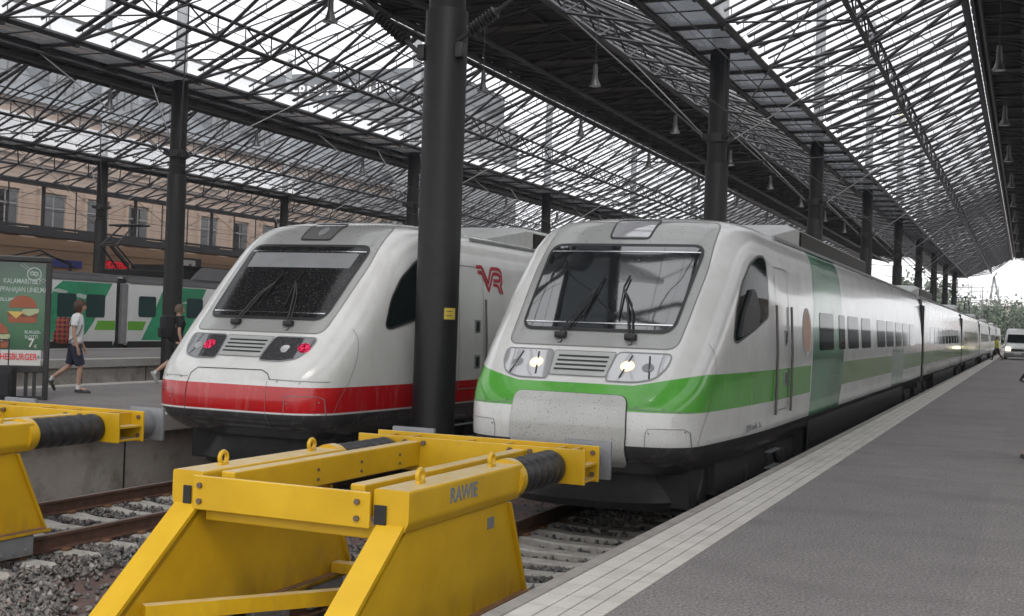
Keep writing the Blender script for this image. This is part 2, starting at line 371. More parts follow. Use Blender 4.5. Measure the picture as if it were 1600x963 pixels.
# ------------------------------------------------------------ mesh helpers
class MB:
    def __init__(s): s.v = []; s.f = []; s.mi = []
    def add(s, vs, fs, mi=0):
        b = len(s.v); s.v += [tuple(p) for p in vs]; s.f += [tuple(i+b for i in f) for f in fs]; s.mi += [mi]*len(fs)
    def box(s, x0, x1, y0, y1, z0, z1, mi=0):
        s.add([(x0,y0,z0),(x1,y0,z0),(x1,y1,z0),(x0,y1,z0),(x0,y0,z1),(x1,y0,z1),(x1,y1,z1),(x0,y1,z1)],
              [(0,3,2,1),(4,5,6,7),(0,1,5,4),(1,2,6,5),(2,3,7,6),(3,0,4,7)], mi)
    def bbox(s, x0, x1, y0, y1, z0, z1, b=.01, mi=0):   # box with chamfered edges
        bm = bmesh.new(); r = bmesh.ops.create_cube(bm, size=1)
        for v in bm.verts: v.co = ((x0+x1)/2+v.co.x*(x1-x0), (y0+y1)/2+v.co.y*(y1-y0), (z0+z1)/2+v.co.z*(z1-z0))
        bmesh.ops.bevel(bm, geom=bm.edges[:], offset=b, segments=2, affect='EDGES', profile=.5)
        s.frombm(bm, mi)
    def frombm(s, bm, mi=0, mtx=None):
        bm.verts.index_update()
        s.add([(mtx @ v.co if mtx else v.co)[:] for v in bm.verts], [[v.index for v in f.verts] for f in bm.faces], mi); bm.free()
    def beam(s, p, q, w, h, up=(0, 0, 1), mi=0):
        p = Vector(p); q = Vector(q); d = (q-p).normalized(); u = Vector(up)
        sx = d.cross(u); sx = sx.normalized() if sx.length > 1e-6 else Vector((1, 0, 0)); uz = sx.cross(d)
        vs = []
        for c in (p, q):
            for a, b in ((-1,-1),(1,-1),(1,1),(-1,1)): vs.append(c+sx*a*w/2+uz*b*h/2)
        s.add(vs, [(0,1,2,3),(7,6,5,4),(0,4,5,1),(1,5,6,2),(2,6,7,3),(3,7,4,0)], mi)
    def tube(s, p, q, r, n=6, mi=0, r2=None, cap=True):
        p = Vector(p); q = Vector(q); d = (q-p).normalized(); a = Vector((0,0,1)) if abs(d.z) < .9 else Vector((1,0,0))
        u = d.cross(a).normalized(); w = d.cross(u); r2 = r if r2 is None else r2; vs = []
        for c, rr in ((p, r), (q, r2)):
            for i in range(n): t = 2*PI*i/n; vs.append(c+(u*math.cos(t)+w*math.sin(t))*rr)
        fs = [(i, (i+1) % n, n+(i+1) % n, n+i) for i in range(n)]
        if cap: fs += [tuple(range(n-1, -1, -1)), tuple(range(n, 2*n))]
        s.add(vs, fs, mi)
    def path(s, pts, r, n=6, mi=0):
        for a, b in zip(pts, pts[1:]): s.tube(a, b, r, n, mi)
    def lathe(s, prof, n=20, c=(0,0,0), axis='z', mi=0):
        vs = []; fs = []
        for (r, h) in prof:
            for i in range(n):
                t = 2*PI*i/n; x, y, z = r*math.cos(t), r*math.sin(t), h
                if axis == 'y': x, y, z = x, z, y
                if axis == 'x': x, y, z = z, x, y
                vs.append((c[0]+x, c[1]+y, c[2]+z))
        for k in range(len(prof)-1):
            for i in range(n): fs.append((k*n+i, k*n+(i+1) % n, (k+1)*n+(i+1) % n, (k+1)*n+i))
        s.add(vs, fs, mi)
    def prism(s, poly, axis, a, b, mi=0):
        """poly in the plane normal to axis (x: (y,z); y: (x,z); z: (x,y)), from a to b"""
        def P(u, v, w): return {'x': (w, u, v), 'y': (u, w, v), 'z': (u, v, w)}[axis]
        n = len(poly); vs = [P(u, v, a) for u, v in poly]+[P(u, v, b) for u, v in poly]
        s.add(vs, [tuple(range(n)), tuple(range(2*n-1, n-1, -1))]+[(i, n+i, n+(i+1) % n, (i+1) % n) for i in range(n)], mi)
    def grid(s, P, mi=0, closed=False):
        h = len(P); w = len(P[0]); fs = []
        for i in range(h-1):
            for j in range(w if closed else w-1): fs.append((i*w+j, i*w+(j+1) % w, (i+1)*w+(j+1) % w, (i+1)*w+j))
        s.add([p for r in P for p in r], fs, mi)
    def build(s, name, mats, parent=None, smooth=False, loc=None, recalc=True):
        me = bpy.data.meshes.new(name); me.from_pydata(s.v, [], s.f)
        for m in (mats if isinstance(mats, (list, tuple)) else [mats]): me.materials.append(m)
        if any(s.mi): me.polygons.foreach_set('material_index', s.mi)
        if recalc:
            bm = bmesh.new(); bm.from_mesh(me); bmesh.ops.recalc_face_normals(bm, faces=bm.faces[:]); bm.to_mesh(me); bm.free()
        if smooth:
            me.polygons.foreach_set('use_smooth', [True]*len(me.polygons))
            try: me.set_sharp_from_angle(angle=math.radians(38))
            except Exception: pass
        o = bpy.data.objects.new(name, me); COL.objects.link(o)
        if parent is not None: o.parent = parent
        if loc: o.location = loc
        return o

def tag(o, label=None, cat=None, group=None, kind=None):
    if label: o['label'] = label
    if cat: o['category'] = cat
    if group: o['group'] = group
    if kind: o['kind'] = kind
    return o
def thing(name, label, cat, loc=(0,0,0), rz=0., group=None):
    o = bpy.data.objects.new(name, None); COL.objects.link(o); o.location = loc; o.rotation_euler = (0, 0, rz)
    o.empty_display_size = .2
    return tag(o, label, cat, group)
def copy_tree(o, parent=None):
    c = o.copy(); COL.objects.link(c)
    if parent is not None: c.parent = parent
    for ch in list(o.children): copy_tree(ch, c)
    return c
def dup(o, loc, label, group=None, rz=None, scale=None):
    c = copy_tree(o); c.location = loc; c['label'] = label
    if group: c['group'] = group
    if rz is not None: c.rotation_euler = (0, 0, rz)
    if scale is not None: c.scale = (scale,)*3
    return c
def text_mesh(body, size, M4, depth=.004, space=1., bold=0., shear=0., sx=1.):
    cu = bpy.data.curves.new('t', 'FONT'); cu.body = body; cu.size = size; cu.extrude = depth; cu.offset = bold
    cu.space_character = space; cu.shear = shear; cu.align_x = 'CENTER'; cu.align_y = 'CENTER'
    ob = bpy.data.objects.new('t', cu); COL.objects.link(ob); dg = bpy.context.evaluated_depsgraph_get()
    me = bpy.data.meshes.new_from_object(ob.evaluated_get(dg)); bpy.data.objects.remove(ob); bpy.data.curves.remove(cu)
    mb = MB(); mb.add([(M4 @ Vector((v.co.x*sx, v.co.y, v.co.z)))[:] for v in me.vertices], [list(p.vertices) for p in me.polygons]); bpy.data.meshes.remove(me)
    return mb
def frame_mtx(origin, right, up):
    r = Vector(right).normalized(); u = Vector(up).normalized(); n = r.cross(u)
    m = Matrix((r, u, n)).transposed().to_4x4(); m.translation = origin; return m
def rounded(pts, r=.05, k=5):
    """round the corners of a closed polygon"""
    out = []; n = len(pts)
    for i in range(n):
        a, b, c = (Vector(pts[(i+j-1) % n]) for j in range(3))
        da = (a-b); dc = (c-b); rr = min(r, da.length*.45, dc.length*.45)
        p = b+da.normalized()*rr; q = b+dc.normalized()*rr
        for t in range(k+1):
            t /= k; out.append(tuple(p*(1-t)**2+b*2*t*(1-t)+q*t*t))
    return out
def dens(pts, step=.08):
    out = []; n = len(pts)
    for i in range(n):
        a = Vector(pts[i]); b = Vector(pts[(i+1) % n]); m = max(1, int((b-a).length/step))
        for j in range(m): out.append(tuple(a.lerp(b, j/m)))
    return out

# ------------------------------------------------------------ ground and platforms
mb = MB(); mb.add([(-3000,-300,-1.08),(3000,-300,-1.08),(3000,5500,-1.08),(-3000,5500,-1.08)], [(0,1,2,3)])
tag(mb.build('ground', M['ground']), kind='structure')
Y0P, Y1P = -12, 185
mb = MB(); mb.box(-2.60, 5.1, Y0P, Y1P, -1.07, -.09); tag(mb.build('platform_base', M['concrete']), kind='structure')
mb = MB(); mb.add([(-2.09,Y0P,0),(5.1,Y0P,0),(5.1,Y1P,0),(-2.09,Y1P,0)], [(0,1,2,3)])
mb.add([(-2.09,Y0P,-.088),(5.1,Y0P,-.088),(5.1,Y0P,0),(-2.09,Y0P,0)], [(0,1,2,3)])
mb.add([(5.1,Y0P,-.088),(5.1,Y1P,-.088),(5.1,Y1P,0),(5.1,Y0P,0)], [(0,1,2,3)])
tag(mb.build('platform', M['asphalt']), kind='structure')
xs = [-2.577, -2.435, -2.313, -2.203, -2.093]
mb = MB()
for a, b in zip(xs, xs[1:]): mb.bbox(a+.005, b-.005, Y0P, Y1P, -.086, .004, .004)
tag(mb.build('platform_edge_tiles', M['tiles']), kind='structure')
mb = MB()
for k in range(12): mb.bbox(-2.68, -2.582, Y0P+k*16.4, Y0P+(k+1)*16.4-.01, -.16, .006, .008)
tag(mb.build('platform_edge_strip', M['edge_wood']), kind='structure')
# second platform (people walk here) and third
def platform(x0, x1, ya, yb, z=0.):
    a = MB(); a.box(x0+.12, x1-.12, ya, yb, -1.07, z-.26)
    for k in range(int((yb-ya)/2.9)):
        for xx in (x0+.12, x1-.12): a.box(xx-.008, xx+.008, ya+k*2.9, ya+k*2.9+.03, -1.06, z-.265, 1)
    tag(a.build('platform_wall', [M['concrete'], M['dark']]), kind='structure')
    b = MB(); b.bbox(x0, x0+.45, ya, yb, z-.255, z+.004, .012); b.bbox(x1-.45, x1, ya, yb, z-.255, z+.004, .012)
    tag(b.build('platform_coping', M['coping']), kind='structure')
    c = MB(); c.box(x0+.453, x1-.453, ya, yb, z-.255, z)
    tag(c.build('platform', M['asphalt']), kind='structure')
platform(-18.0, -12.05, -12, 185); platform(-33.3, -26.3, -12, 185); platform(-50.5, -42.2, -12, 185)
mb = MB(); mb.box(-42.2, -33.35, -12, 185, -1.07, -.85); tag(mb.build('trackbed', M['ground']), kind='structure')

# ------------------------------------------------------------ tracks
def track(xc, y0, y1, label, nsl):
    t = thing('railway_track', label, 'track', (xc, y0, 0), 0, 'railway tracks')
    L = y1-y0
    for s in (-1, 1):
        m = MB(); x = s*.8
        prof = [(-.07,-.97),(.07,-.97),(.07,-.958),(.010,-.945),(.010,-.845),(.036,-.832),(.036,-.806),(.030,-.80),(-.030,-.80),(-.036,-.806),(-.036,-.832),(-.010,-.845),(-.010,-.945),(-.07,-.958)]
        m.prism([(x+a, b) for a, b in prof], 'y', 0, L); m.build('rail', M['rail'], t)
    def sleeper():
        m = MB()
        # concrete sleeper: high shoulders under the rails, waisted middle
        sec = [(-1.3,-1.02),(-1.25,-.985),(-.6,-.975),(-.35,-1.0),(.35,-1.0),(.6,-.975),(1.25,-.985),(1.3,-1.02)]
        P = []
        for x, z in sec: w = .13 if abs(x) > .5 else .11; P.append([(x,-w,-1.12),(x,-w,z-.02),(x,-w+.02,z),(x,w-.02,z),(x,w,z-.02),(x,w,-1.12)])
        m.grid(P); m.add(P[0], [tuple(range(6))]); m.add(P[-1], [tuple(range(6))])
        for s in (-1, 1):
            for e in (-1, 1):
                xx = s*.8+e*.115; m.bbox(xx-.035, xx+.035, -.05, .05, -.978, -.945, .008, 1)
        return m
    first = sleeper().build('sleeper', [M['sleeper'], M['rust']], t, True); first.location = (0, .3, 0)
    for k in range(1, nsl):
        c = first.copy(); COL.objects.link(c); c.parent = t; c.location = (random.uniform(-.015, .015), .3+k*.6, 0); c.rotation_euler = (0, 0, random.uniform(-.012, .012))
    return t
track(-4.8, 3.0, 180, 'rusty rails on concrete sleepers under the green striped train and the middle yellow buffer stop', 36)
track(-10.18, 3.0, 180, 'rusty rails on concrete sleepers under the red striped train, beside the second platform wall', 36)
track(-20.1, 8.0, 180, 'empty track beyond the platform where the two backpackers walk', 40)
track(-35.2, 10.0, 180, 'track far left under the green and white commuter train', 10)

# ballast: many small angular stones in one mesh
def ballast():
    base = np.array([(1,0,0),(-1,0,0),(0,1,0),(0,-1,0),(0,0,1),(0,0,-1)], float)
    tris = np.array([(0,2,4),(2,1,4),(1,3,4),(3,0,4),(2,0,5),(1,2,5),(3,1,5),(0,3,5)])
    pos = []
    def scatter(n, x0, x1, y0, y1, test=None):
        x = rng.uniform(x0, x1, n); y = rng.uniform(y0, y1, n)
        for a, b in zip(x, y):
            if test is None or test(a, b): pos.append((a, b))
    def notsl(a, b):   # thin out the stones over the sleepers
        for xc in (-4.8, -10.18):
            if abs(a-xc) < 1.32:
                f = ((b-3.3)/.6) % 1
                if f < .2 or f > .8: return random.random() < .04
                if abs(abs(a-xc)-.8) < .08: return random.random() < .2
        if -8.45 < a < -6.2:   # reddish fines between the tracks: sparse stones
            return (math.sin(a*2.1+b*.7)+math.sin(b*1.3+a)) > .9 or random.random() < .12
        return True
    scatter(40000, -11.95, -2.75, 5.2, 12.5, notsl)
    scatter(10000, -11.95, -2.75, 12.5, 18.5, notsl)
    scatter(4000, -9.2, -6.0, 18.5, 34)
    scatter(3500, -26.0, -18.1, 20, 40)
    P = np.array(pos); n = len(P)
    sz = rng.uniform(.018, .037, (n, 1, 1))*rng.uniform(.45, 1.35, (n, 6, 1))
    V = base[None]*sz + rng.normal(0, .012, (n, 6, 3))
    a, b, c = (rng.uniform(0, 2*PI, n) for _ in range(3))
    ca, sa, cb, sb = np.cos(a), np.sin(a), np.cos(b), np.sin(b)
    Rz = np.zeros((n, 3, 3)); Rz[:,0,0]=ca; Rz[:,0,1]=-sa; Rz[:,1,0]=sa; Rz[:,1,1]=ca; Rz[:,2,2]=1
    Rx = np.zeros((n, 3, 3)); Rx[:,0,0]=1; Rx[:,1,1]=cb; Rx[:,1,2]=-sb; Rx[:,2,1]=sb; Rx[:,2,2]=cb
    V = np.einsum('nij,njk,nlk->nli', Rz, Rx, V)
    hz = -1.06 + .045*np.sin(P[:,0]*1.7+1)*np.sin(P[:,1]*1.1) + rng.uniform(0, .045, n)
    V[:,:,0] += P[:,0,None]; V[:,:,1] += P[:,1,None]; V[:,:,2] += hz[:,None]
    F = (tris[None] + 6*np.arange(n)[:,None,None]).reshape(-1, 3)
    me = bpy.data.meshes.new('ballast'); me.vertices.add(n*6); me.vertices.foreach_set('co', V.reshape(-1))
    me.loops.add(F.size); me.loops.foreach_set('vertex_index', F.reshape(-1).astype(np.int32))
    me.polygons.add(len(F)); me.polygons.foreach_set('loop_start', np.arange(0, F.size, 3, dtype=np.int32))
    me.update(); me.materials.append(M['stone'])
    o = bpy.data.objects.new('ballast', me); COL.objects.link(o)
    tag(o, 'loose grey ballast stones around the sleepers', 'ballast', kind='stuff')
ballast()

# ------------------------------------------------------------ station roof
BAY = 16.26; YB0 = -.91; NB = 10; MOD = BAY/6; XA = -7.733; PX = 17.8
ZG, ZR = 9.08, 11.41          # gutter edge, ridge edge
def glass_roof(xrow, label, left_down=False):
    t = thing('glass_roof', label, 'glass roof', (xrow, YB0, 0), 0, 'glazed roofs above the column rows')
    parts = []
    for s in (-1, 1):
        zr = lambda x: ZG+(abs(x)-.70)*(ZR-ZG)/(5.80-.70)
        g = MB()     # panes: one sheet per module, small gap between
        for k in range(6):
            y0 = k*MOD+.02; y1 = (k+1)*MOD-.02
            g.add([(s*.72,y0,zr(.72)+.30),(s*5.7,y0,zr(5.7)+.30),(s*5.7,y1,zr(5.7)+.30),(s*.72,y1,zr(.72)+.30)], [(0,1,2,3)])
        parts.append(('glass_pane', g, M['roof_glass'], False))
        r = MB()     # rafters and thin glazing bars
        for k in range(12):
            y = k*MOD/2
            r.tube((s*.70,y,zr(.70)+.03), (s*5.80,y,zr(5.80)+.03), .052 if k % 4 else .075, 6)
            r.beam((s*.72,y,zr(.72)+.27), (s*5.7,y,zr(5.7)+.27), .05 if k % 4 else .16, .05)
            for q in range(5): x = .9+q*1.1; r.beam((s*x,y,zr(x)+.03), (s*x,y,zr(x)+.26), .02, .02)
        for q in range(1, 5):
            x = .65+q*5.02/5; r.beam((s*x,0,zr(x)+.28), (s*x,BAY,zr(x)+.28), .014, .02)
        parts.append(('rafter', r, M['steel_roof'], False))
        c = MB()     # long chords
        c.tube((s*.70,0,ZG), (s*.70,BAY,ZG), .10, 8); c.tube((s*5.80,0,ZR), (s*5.80,BAY,ZR), .12, 8)
        c.tube((s*3.47,0,9.62), (s*3.47,BAY,9.62), .072, 8); c.tube((s*3.47,0,10.26), (s*3.47,BAY,10.26), .055, 6)
        c.beam((s*5.98,0,ZR+.18), (s*5.98,BAY,ZR+.18), .08, .22)
        parts.append(('long_chord', c, M['steel_roof'], False))
        d = MB()     # cross frames and lattice
        for k in range(6):
            y = k*MOD
            d.tube((s*.70,y,ZG), (s*3.47,y,9.62), .05, 6); d.tube((s*3.47,y,9.62), (s*5.80,y,ZR), .055, 6)
            d.tube((s*3.47,y,9.62), (s*5.80,y+MOD,ZR), .024, 5)
            d.tube((s*3.47,y,9.62), (s*3.47,y+MOD/2,10.26), .028, 5); d.tube((s*3.47,y+MOD/2,10.26), (s*3.47,y+MOD,9.62), .028, 5)
            d.tube((s*3.47,y,9.62), (s*3.47,y,10.26), .024, 5); d.tube((s*3.47,y+MOD/2,9.62), (s*3.47,y+MOD/2,10.26), .022, 5)
            if k % 2: d.tube((s*.70,y,ZG), (s*3.47,y+MOD,9.62), .028, 5)
            d.box(s*.70-.05, s*.70+.05, y-.09, y+.09, ZG-.18, ZG-.02)
        parts.append(('lattice', d, M['steel_roof'], False))
    gt = MB()        # gutter panels
    for k in range(6): gt.add([(-.62,k*MOD+.06,ZG-.02),(.62,k*MOD+.06,ZG-.02),(.62,(k+1)*MOD-.06,ZG-.02),(-.62,(k+1)*MOD-.06,ZG-.02)], [(0,1,2,3)])
    parts.append(('gutter_panel', gt, M['gutter_glass'], False))
    gf = MB()
    for k in range(6): gf.beam((-.70,k*MOD,ZG-.05), (.70,k*MOD,ZG-.05), .1, .16)
    for q in range(1, 12): gf.beam((-.6,q*BAY/12 ,ZG-.03), (.6,q*BAY/12,ZG-.03), .025, .03)
    gf.beam((-.72,0,ZG-.12), (-.72,BAY,ZG-.12), .05, .06); gf.tube((-.5,0,ZG-.22), (-.5,BAY,ZG-.22), .03, 5)
    parts.append(('gutter_frame', gf, M['steel_roof'], False))
    for n, m, mt, sm in parts:
        first = m.build(n, mt, t, sm, recalc=(n != 'glass_pane'))
        for b in range(1, NB):
            c = first.copy(); COL.objects.link(c); c.parent = t; c.location = (0, b*BAY, 0)
    return t
glass_roof(XA, 'glazed roof with lattice trusses above the row of columns between the two front trains')
glass_roof(XA-PX, 'second glazed roof from the right, in front of the grey towers, left of the front trains')
glass_roof(XA-2*PX, 'farthest glazed roof, low in the upper left before the sandstone building')

def dark_roof(x0, x1, label, y0=YB0):
    t = thing('platform_roof', label, 'platform roof', (0, y0, 0), 0, 'opaque roofs above the platforms')
    xm = (x0+x1)/2; L = BAY*NB; m = MB(); m.box(x0, x1, 0, L, 11.72, 11.88)
    for k in range(int(L/.9)): m.box(x0-.12, x0, k*.9, k*.9+.5, 11.72, 11.80); m.box(x1, x1+.12, k*.9, k*.9+.5, 11.72, 11.80)
    m.build('deck', M['deck'], t)
    b = MB()
    for k in range(NB*6):
        y = k*MOD
        if k % 2 == 0: b.box(x0+.5, x1-.5, y+.3, y+1.1, 11.66, 11.715)
    b.build('deck_board', M['deck_light'], t)
    tr = MB()
    for x in (x0+.2, x1-.2): tr.tube((x,0,11.5), (x,L,11.5), .08, 6)
    tr.tube((xm,0,10.85), (xm,L,10.85), .11, 8)
    for xx in (xm-1.6, xm+1.6): tr.tube((xx,0,11.6), (xx,L,11.6), .06, 6)
    tr.build('long_chord', M['steel_roof'], t)
    la = MB()
    for k in range(6):
        y = k*MOD
        for xe in (x0+.2, x1-.2):
            la.tube((xe,y,11.5), (xm,y,10.85), .05, 6); la.tube((xe,y,11.5), (xm,y+MOD/2,10.85), .035, 5); la.tube((xm,y+MOD/2,10.85), (xe,y+MOD,11.5), .035, 5)
        la.tube((x0+.2,y,11.58), (x1-.2,y,11.58), .06, 6); la.tube((xm,y,10.85), (xm-1.6,y+MOD/2,11.6), .03, 5); la.tube((xm,y,10.85), (xm+1.6,y+MOD/2,11.6), .03, 5)
        la.tube((x0+.2,y+MOD/2,11.58), (x1-.2,y+MOD/2,11.58), .04, 5)
    f = la.build('lattice', M['steel_roof'], t)
    for q in range(1, NB): c = f.copy(); COL.objects.link(c); c.parent = t; c.location = (0, q*BAY, 0)
    return t
dark_roof(-1.74, 4.16, 'opaque dark roof along the right edge above the near platform')
dark_roof(-19.54, -13.72, 'opaque dark roof with hanging lamps running diagonally above the red train')
dark_roof(-37.34, -31.52, 'narrow dark roof band far left behind the second column row')
glass_roof(XA+PX, 'glazed roof over the tracks to the right of the near platform, outside the picture')
dark_roof(16.05, 21.9, 'opaque roof over the platform beyond the right hand tracks')

# outermost slope falling to the screen wall
def eave_roof():
    t = thing('eave_roof', 'lattice roof slope falling to the glazed screen wall, in front of the sandstone windows', 'roof', (0, YB0, 0))
    x0, z0, x1, z1 = -49.3, 11.41, -54.6, 8.98
    for b in range(7):
        pass
    g = MB(); r = MB(); c = MB()
    for k in range(36):
        y = k*MOD; g.add([(x0,y+.02,z0+.1),(x1,y+.02,z1+.1),(x1,y+MOD-.02,z1+.1),(x0,y+MOD-.02,z0+.1)], [(0,1,2,3)])
        for j in range(2): r.beam((x0,y+j*MOD/2,z0), (x1,y+j*MOD/2,z1), .07, .09)
        c.tube((x0,y,z0), (-51.8,y,9.4), .05, 5); c.tube((-51.8,y,9.4), (x1,y,z1), .05, 5)
        c.tube((x0,y,z0), (-51.8,y+MOD,9.4), .035, 5); c.tube((-51.8,y,9.4), (x1,y+MOD/2,z1), .03, 5); c.tube((-51.8,y,9.4), (-51.8,y+MOD,10.4), .03, 5)
    L = 36*MOD; c.tube((x0,0,z0), (x0,L,z0), .12, 6); c.tube((-51.8,0,9.4), (-51.8,L,9.4), .07, 6); c.tube((x1,0,z1), (x1,L,z1), .1, 6)
    g.build('glass_pane', M['roof_glass'], t, recalc=False); r.build('rafter', M['steel_roof'], t); c.build('lattice', M['steel_roof'], t)
eave_roof()

# ------------------------------------------------------------ columns
def make_column():
    t = thing('roof_column', '', 'column')
    m = MB(); m.lathe([(.0,-1.02),(.42,-1.02),(.42,-.96),(.305,-.93),(.305,5.97),(.296,5.99),(.262,5.99),(.262,8.92),(.24,8.95),(0,8.95)], 36)
    m.build('shaft', M['column'], t, True)
    ms = MB(); ms.lathe([(.2,9.05),(.2,17.5),(.12,17.7),(0,17.7)], 20); ms.build('mast', M['mast'], t, True)
    c = MB(); c.lathe([(.27,6.55),(.31,6.56),(.31,6.78),(.27,6.79)], 28)
    for a in range(4):
        an = PI/4+a*PI/2; dx, dy = math.cos(an), math.sin(an)
        for o in (-.05, .05): c.beam((dx*.28-dy*o,dy*.28+dx*o,6.66), (dx*.46-dy*o,dy*.46+dx*o,6.70), .02, .14)
    c.build('collar', M['steel'], t, True)
    for sx in (-1, 1):
        for sy in (-1, 1):
            r = MB(); r.tube((sx*.33, sy*.33, 6.68), (sx*3.43, sy*MOD*1.5 if sx > 0 else sy*MOD, 9.6), .022, 6); r.build('stay_rod', M['rod'], t, True)
    for sx in (-1, 1):
        r = MB(); r.tube((sx*.2, 0, 15.2), (sx*5.6, 0, 11.75), .02, 5); r.build('mast_stay', M['steel'], t)
    return t
col0 = make_column()
first = True
rows = [(XA, 9, 'between the green and the red striped train', ['nearest and largest', 'second', 'third', 'fourth', 'fifth', 'sixth', 'seventh', 'eighth', 'farthest']),
        (XA-PX, 6, 'in the row at the far edge of the backpackers\' platform', ['nearest', 'second', 'third', 'fourth', 'fifth', 'sixth']),
        (XA-2*PX, 4, 'in the row by the screen wall', ['nearest', 'second', 'third', 'fourth'])]
for x, n, where, ords in rows:
    for k in range(n):
        y = 15.35+k*BAY+(0 if x == XA else BAY*(1 if x > -30 else 2))
        lab = f'{ords[k]} charcoal steel column {where}'
        grp = f'charcoal roof columns {where}'
        if first: col0.location = (x, y, 0); tag(col0, lab, None, grp); first = False
        else: dup(col0, (x, y, 0), lab, grp)
# yellow label and black insulator arms on the nearest column
lb = MB()
P = []
for i in range(7):
    a = math.radians(-44+i*6.2); P.append([(.3085*math.cos(a), .3085*math.sin(a), z) for z in (1.60, 1.76)])
lb.grid(P); lb.build('label_plate', M['yellow_label'], col0)
for z0 in (1.645, 1.705):
    lt = MB(); lt.grid([[(.3095*math.cos(math.radians(-38+i*5)), .3095*math.sin(math.radians(-38+i*5)), z) for z in (z0, z0+.014)] for i in range(5)]); lt.build('label_print', M['bolt'], col0)
for s, r0, r1 in ((-1, (-.33,-.15,5.37), (-1.34,-.15,6.22)), (1, (.25,-.15,5.52), (1.06,-.15,6.05))):
    t = MB(); a = Vector(r0); b = Vector(r1); t.tube(a, a.lerp(b, .25), .035, 8); t.tube(a.lerp(b, .75), b.lerp(a, -.6), .03, 8)
    for i in range(9):
        p = a.lerp(b, .25+i*.5/9); q = a.lerp(b, .25+(i+.55)*.5/9); t.tube(p, q, .10, 12, 0, .055); 
    t.tube(a.lerp(b, .25), a.lerp(b, .75), .05, 8)
    t.bbox(*( (-.36,-.24) if s < 0 else (.24,.36)), -.22, -.08, 5.28, 5.5, .02)
    t.build('insulator_arm', M['rubber'], col0, True)

# ------------------------------------------------------------ pendant lamps
def make_lamp():
    t = thing('pendant_lamp', '', 'lamp')
    m = MB(); m.lathe([(0,.58),(.05,.58),(.062,.5),(.068,.26),(.085,.17),(.12,.07),(.165,0),(.17,-.02),(.155,-.02),(.12,.05)], 24); m.build('shade', M['lamp'], t, True)
    g = MB(); g.lathe([(.155,-.012),(.08,-.025),(0,-.03)], 20); g.build('diffuser', M['lamp_glass'], t, True)
    r = MB(); r.tube((0,0,.57), (0,0,2.2), .009, 6); r.build('hanger', M['steel'], t)
    return t
lamp0 = make_lamp(); first = True
lr = [(-.80, 31.3, 9, 'along the right edge under the near platform roof'), (-11.0, 30.9, 7, 'in front of the dark roof over the red train'),
      (-14.35, 22.75, 9, 'against the second glazed roof'), (-27.7, 30.8, 7, 'in the far left row near the second column row')]
words = ['nearest', 'second', 'third', 'fourth', 'fifth', 'sixth', 'seventh', 'eighth', 'farthest']
for x, y0, n, where in lr:
    for k in range(n):
        lab = f'{words[k]} grey bell shaped pendant lamp {where}'; g = f'pendant lamps {where}'
        loc = (x, y0+k*8.13, 8.1)
        if first: lamp0.location = loc; tag(lamp0, lab, None, g); first = False
        else: dup(lamp0, loc, lab, g)

# ------------------------------------------------------------ front trains
def lerp_tab(t, z):
    if z <= t[0][0]: return t[0][1]
    for (a, b), (c, d) in zip(t, t[1:]):
        if z <= c: return b+(d-b)*(z-a)/(c-a)
    return t[-1][1]
PROF = [(-.55,.9),(-.14,.85),(-.12,.62),(-.02,.36),(.1,.12),(.25,.0),(.5,.0),(.7,.04),(.85,.12),(1.0,.28),(1.13,.42),(1.4,.70),(1.63,.95),(2.1,1.43),(2.59,1.95),(2.8,2.2),(2.94,2.42),(3.0,2.62),(3.05,2.9),(3.09,3.3),(3.11,3.9),(3.12,4.6)]
WID = [(-.55,1.2),(-.14,1.22),(-.12,1.26),(-.02,1.40),(.1,1.51),(.27,1.58),(.7,1.6),(1.3,1.6),(2.0,1.56),(2.6,1.5),(2.82,1.44),(2.92,1.36),(3.0,1.2),(3.05,1.0),(3.09,.7),(3.11,.4),(3.12,.02)]
def smooth_tab(tab):
    # Catmull-like smoothing so the nose reads as one curved surface
    zs = [a for a, b in tab]; out = []
    def f(z): return sum(lerp_tab(tab, z+d)*w for d, w in ((-.05,.25),(0,.5),(.05,.25)))
    return f
pf0 = smooth_tab(PROF); pf = lambda z: pf0(z) if -.05 < z < 2.98 else lerp_tab(PROF, z)
def taper(y):
    t = min(1, max(0, (y-.2)/4.2)); return .86+.14*(t*(2-t))
def D_(z): return .95 if z < 2.6 else .95+(z-2.6)*.6
PE = 4.0
def front_y(x, z):
    w = lerp_tab(WID, z); yn = pf(z); y = yn
    for _ in range(14):
        q = min(.9995, abs(x)/(w*taper(y))); y = .5*y+.5*(yn+D_(z)*(1-(1-q**PE)**(1/PE)))
    return y
def side_x(y, z):
    w = lerp_tab(WID, z); yn = pf(z); u = min(1, max(0, (y-yn)/D_(z))); q = (1-(1-u)**PE)**(1/PE)
    return q*w*taper(y)
def on_front(x, z, off=.004):
    e = .01; y = front_y(x, z); dx = (front_y(x+e, z)-front_y(x-e, z))/(2*e); dz = (front_y(x, z+e)-front_y(x, z-e))/(2*e)
    n = Vector((dx, -1, dz)).normalized(); return Vector((x, y, z))+n*off
def on_side(y, z, off=.004, s=1):
    return Vector((s*(side_x(y, z)+off), y, z))
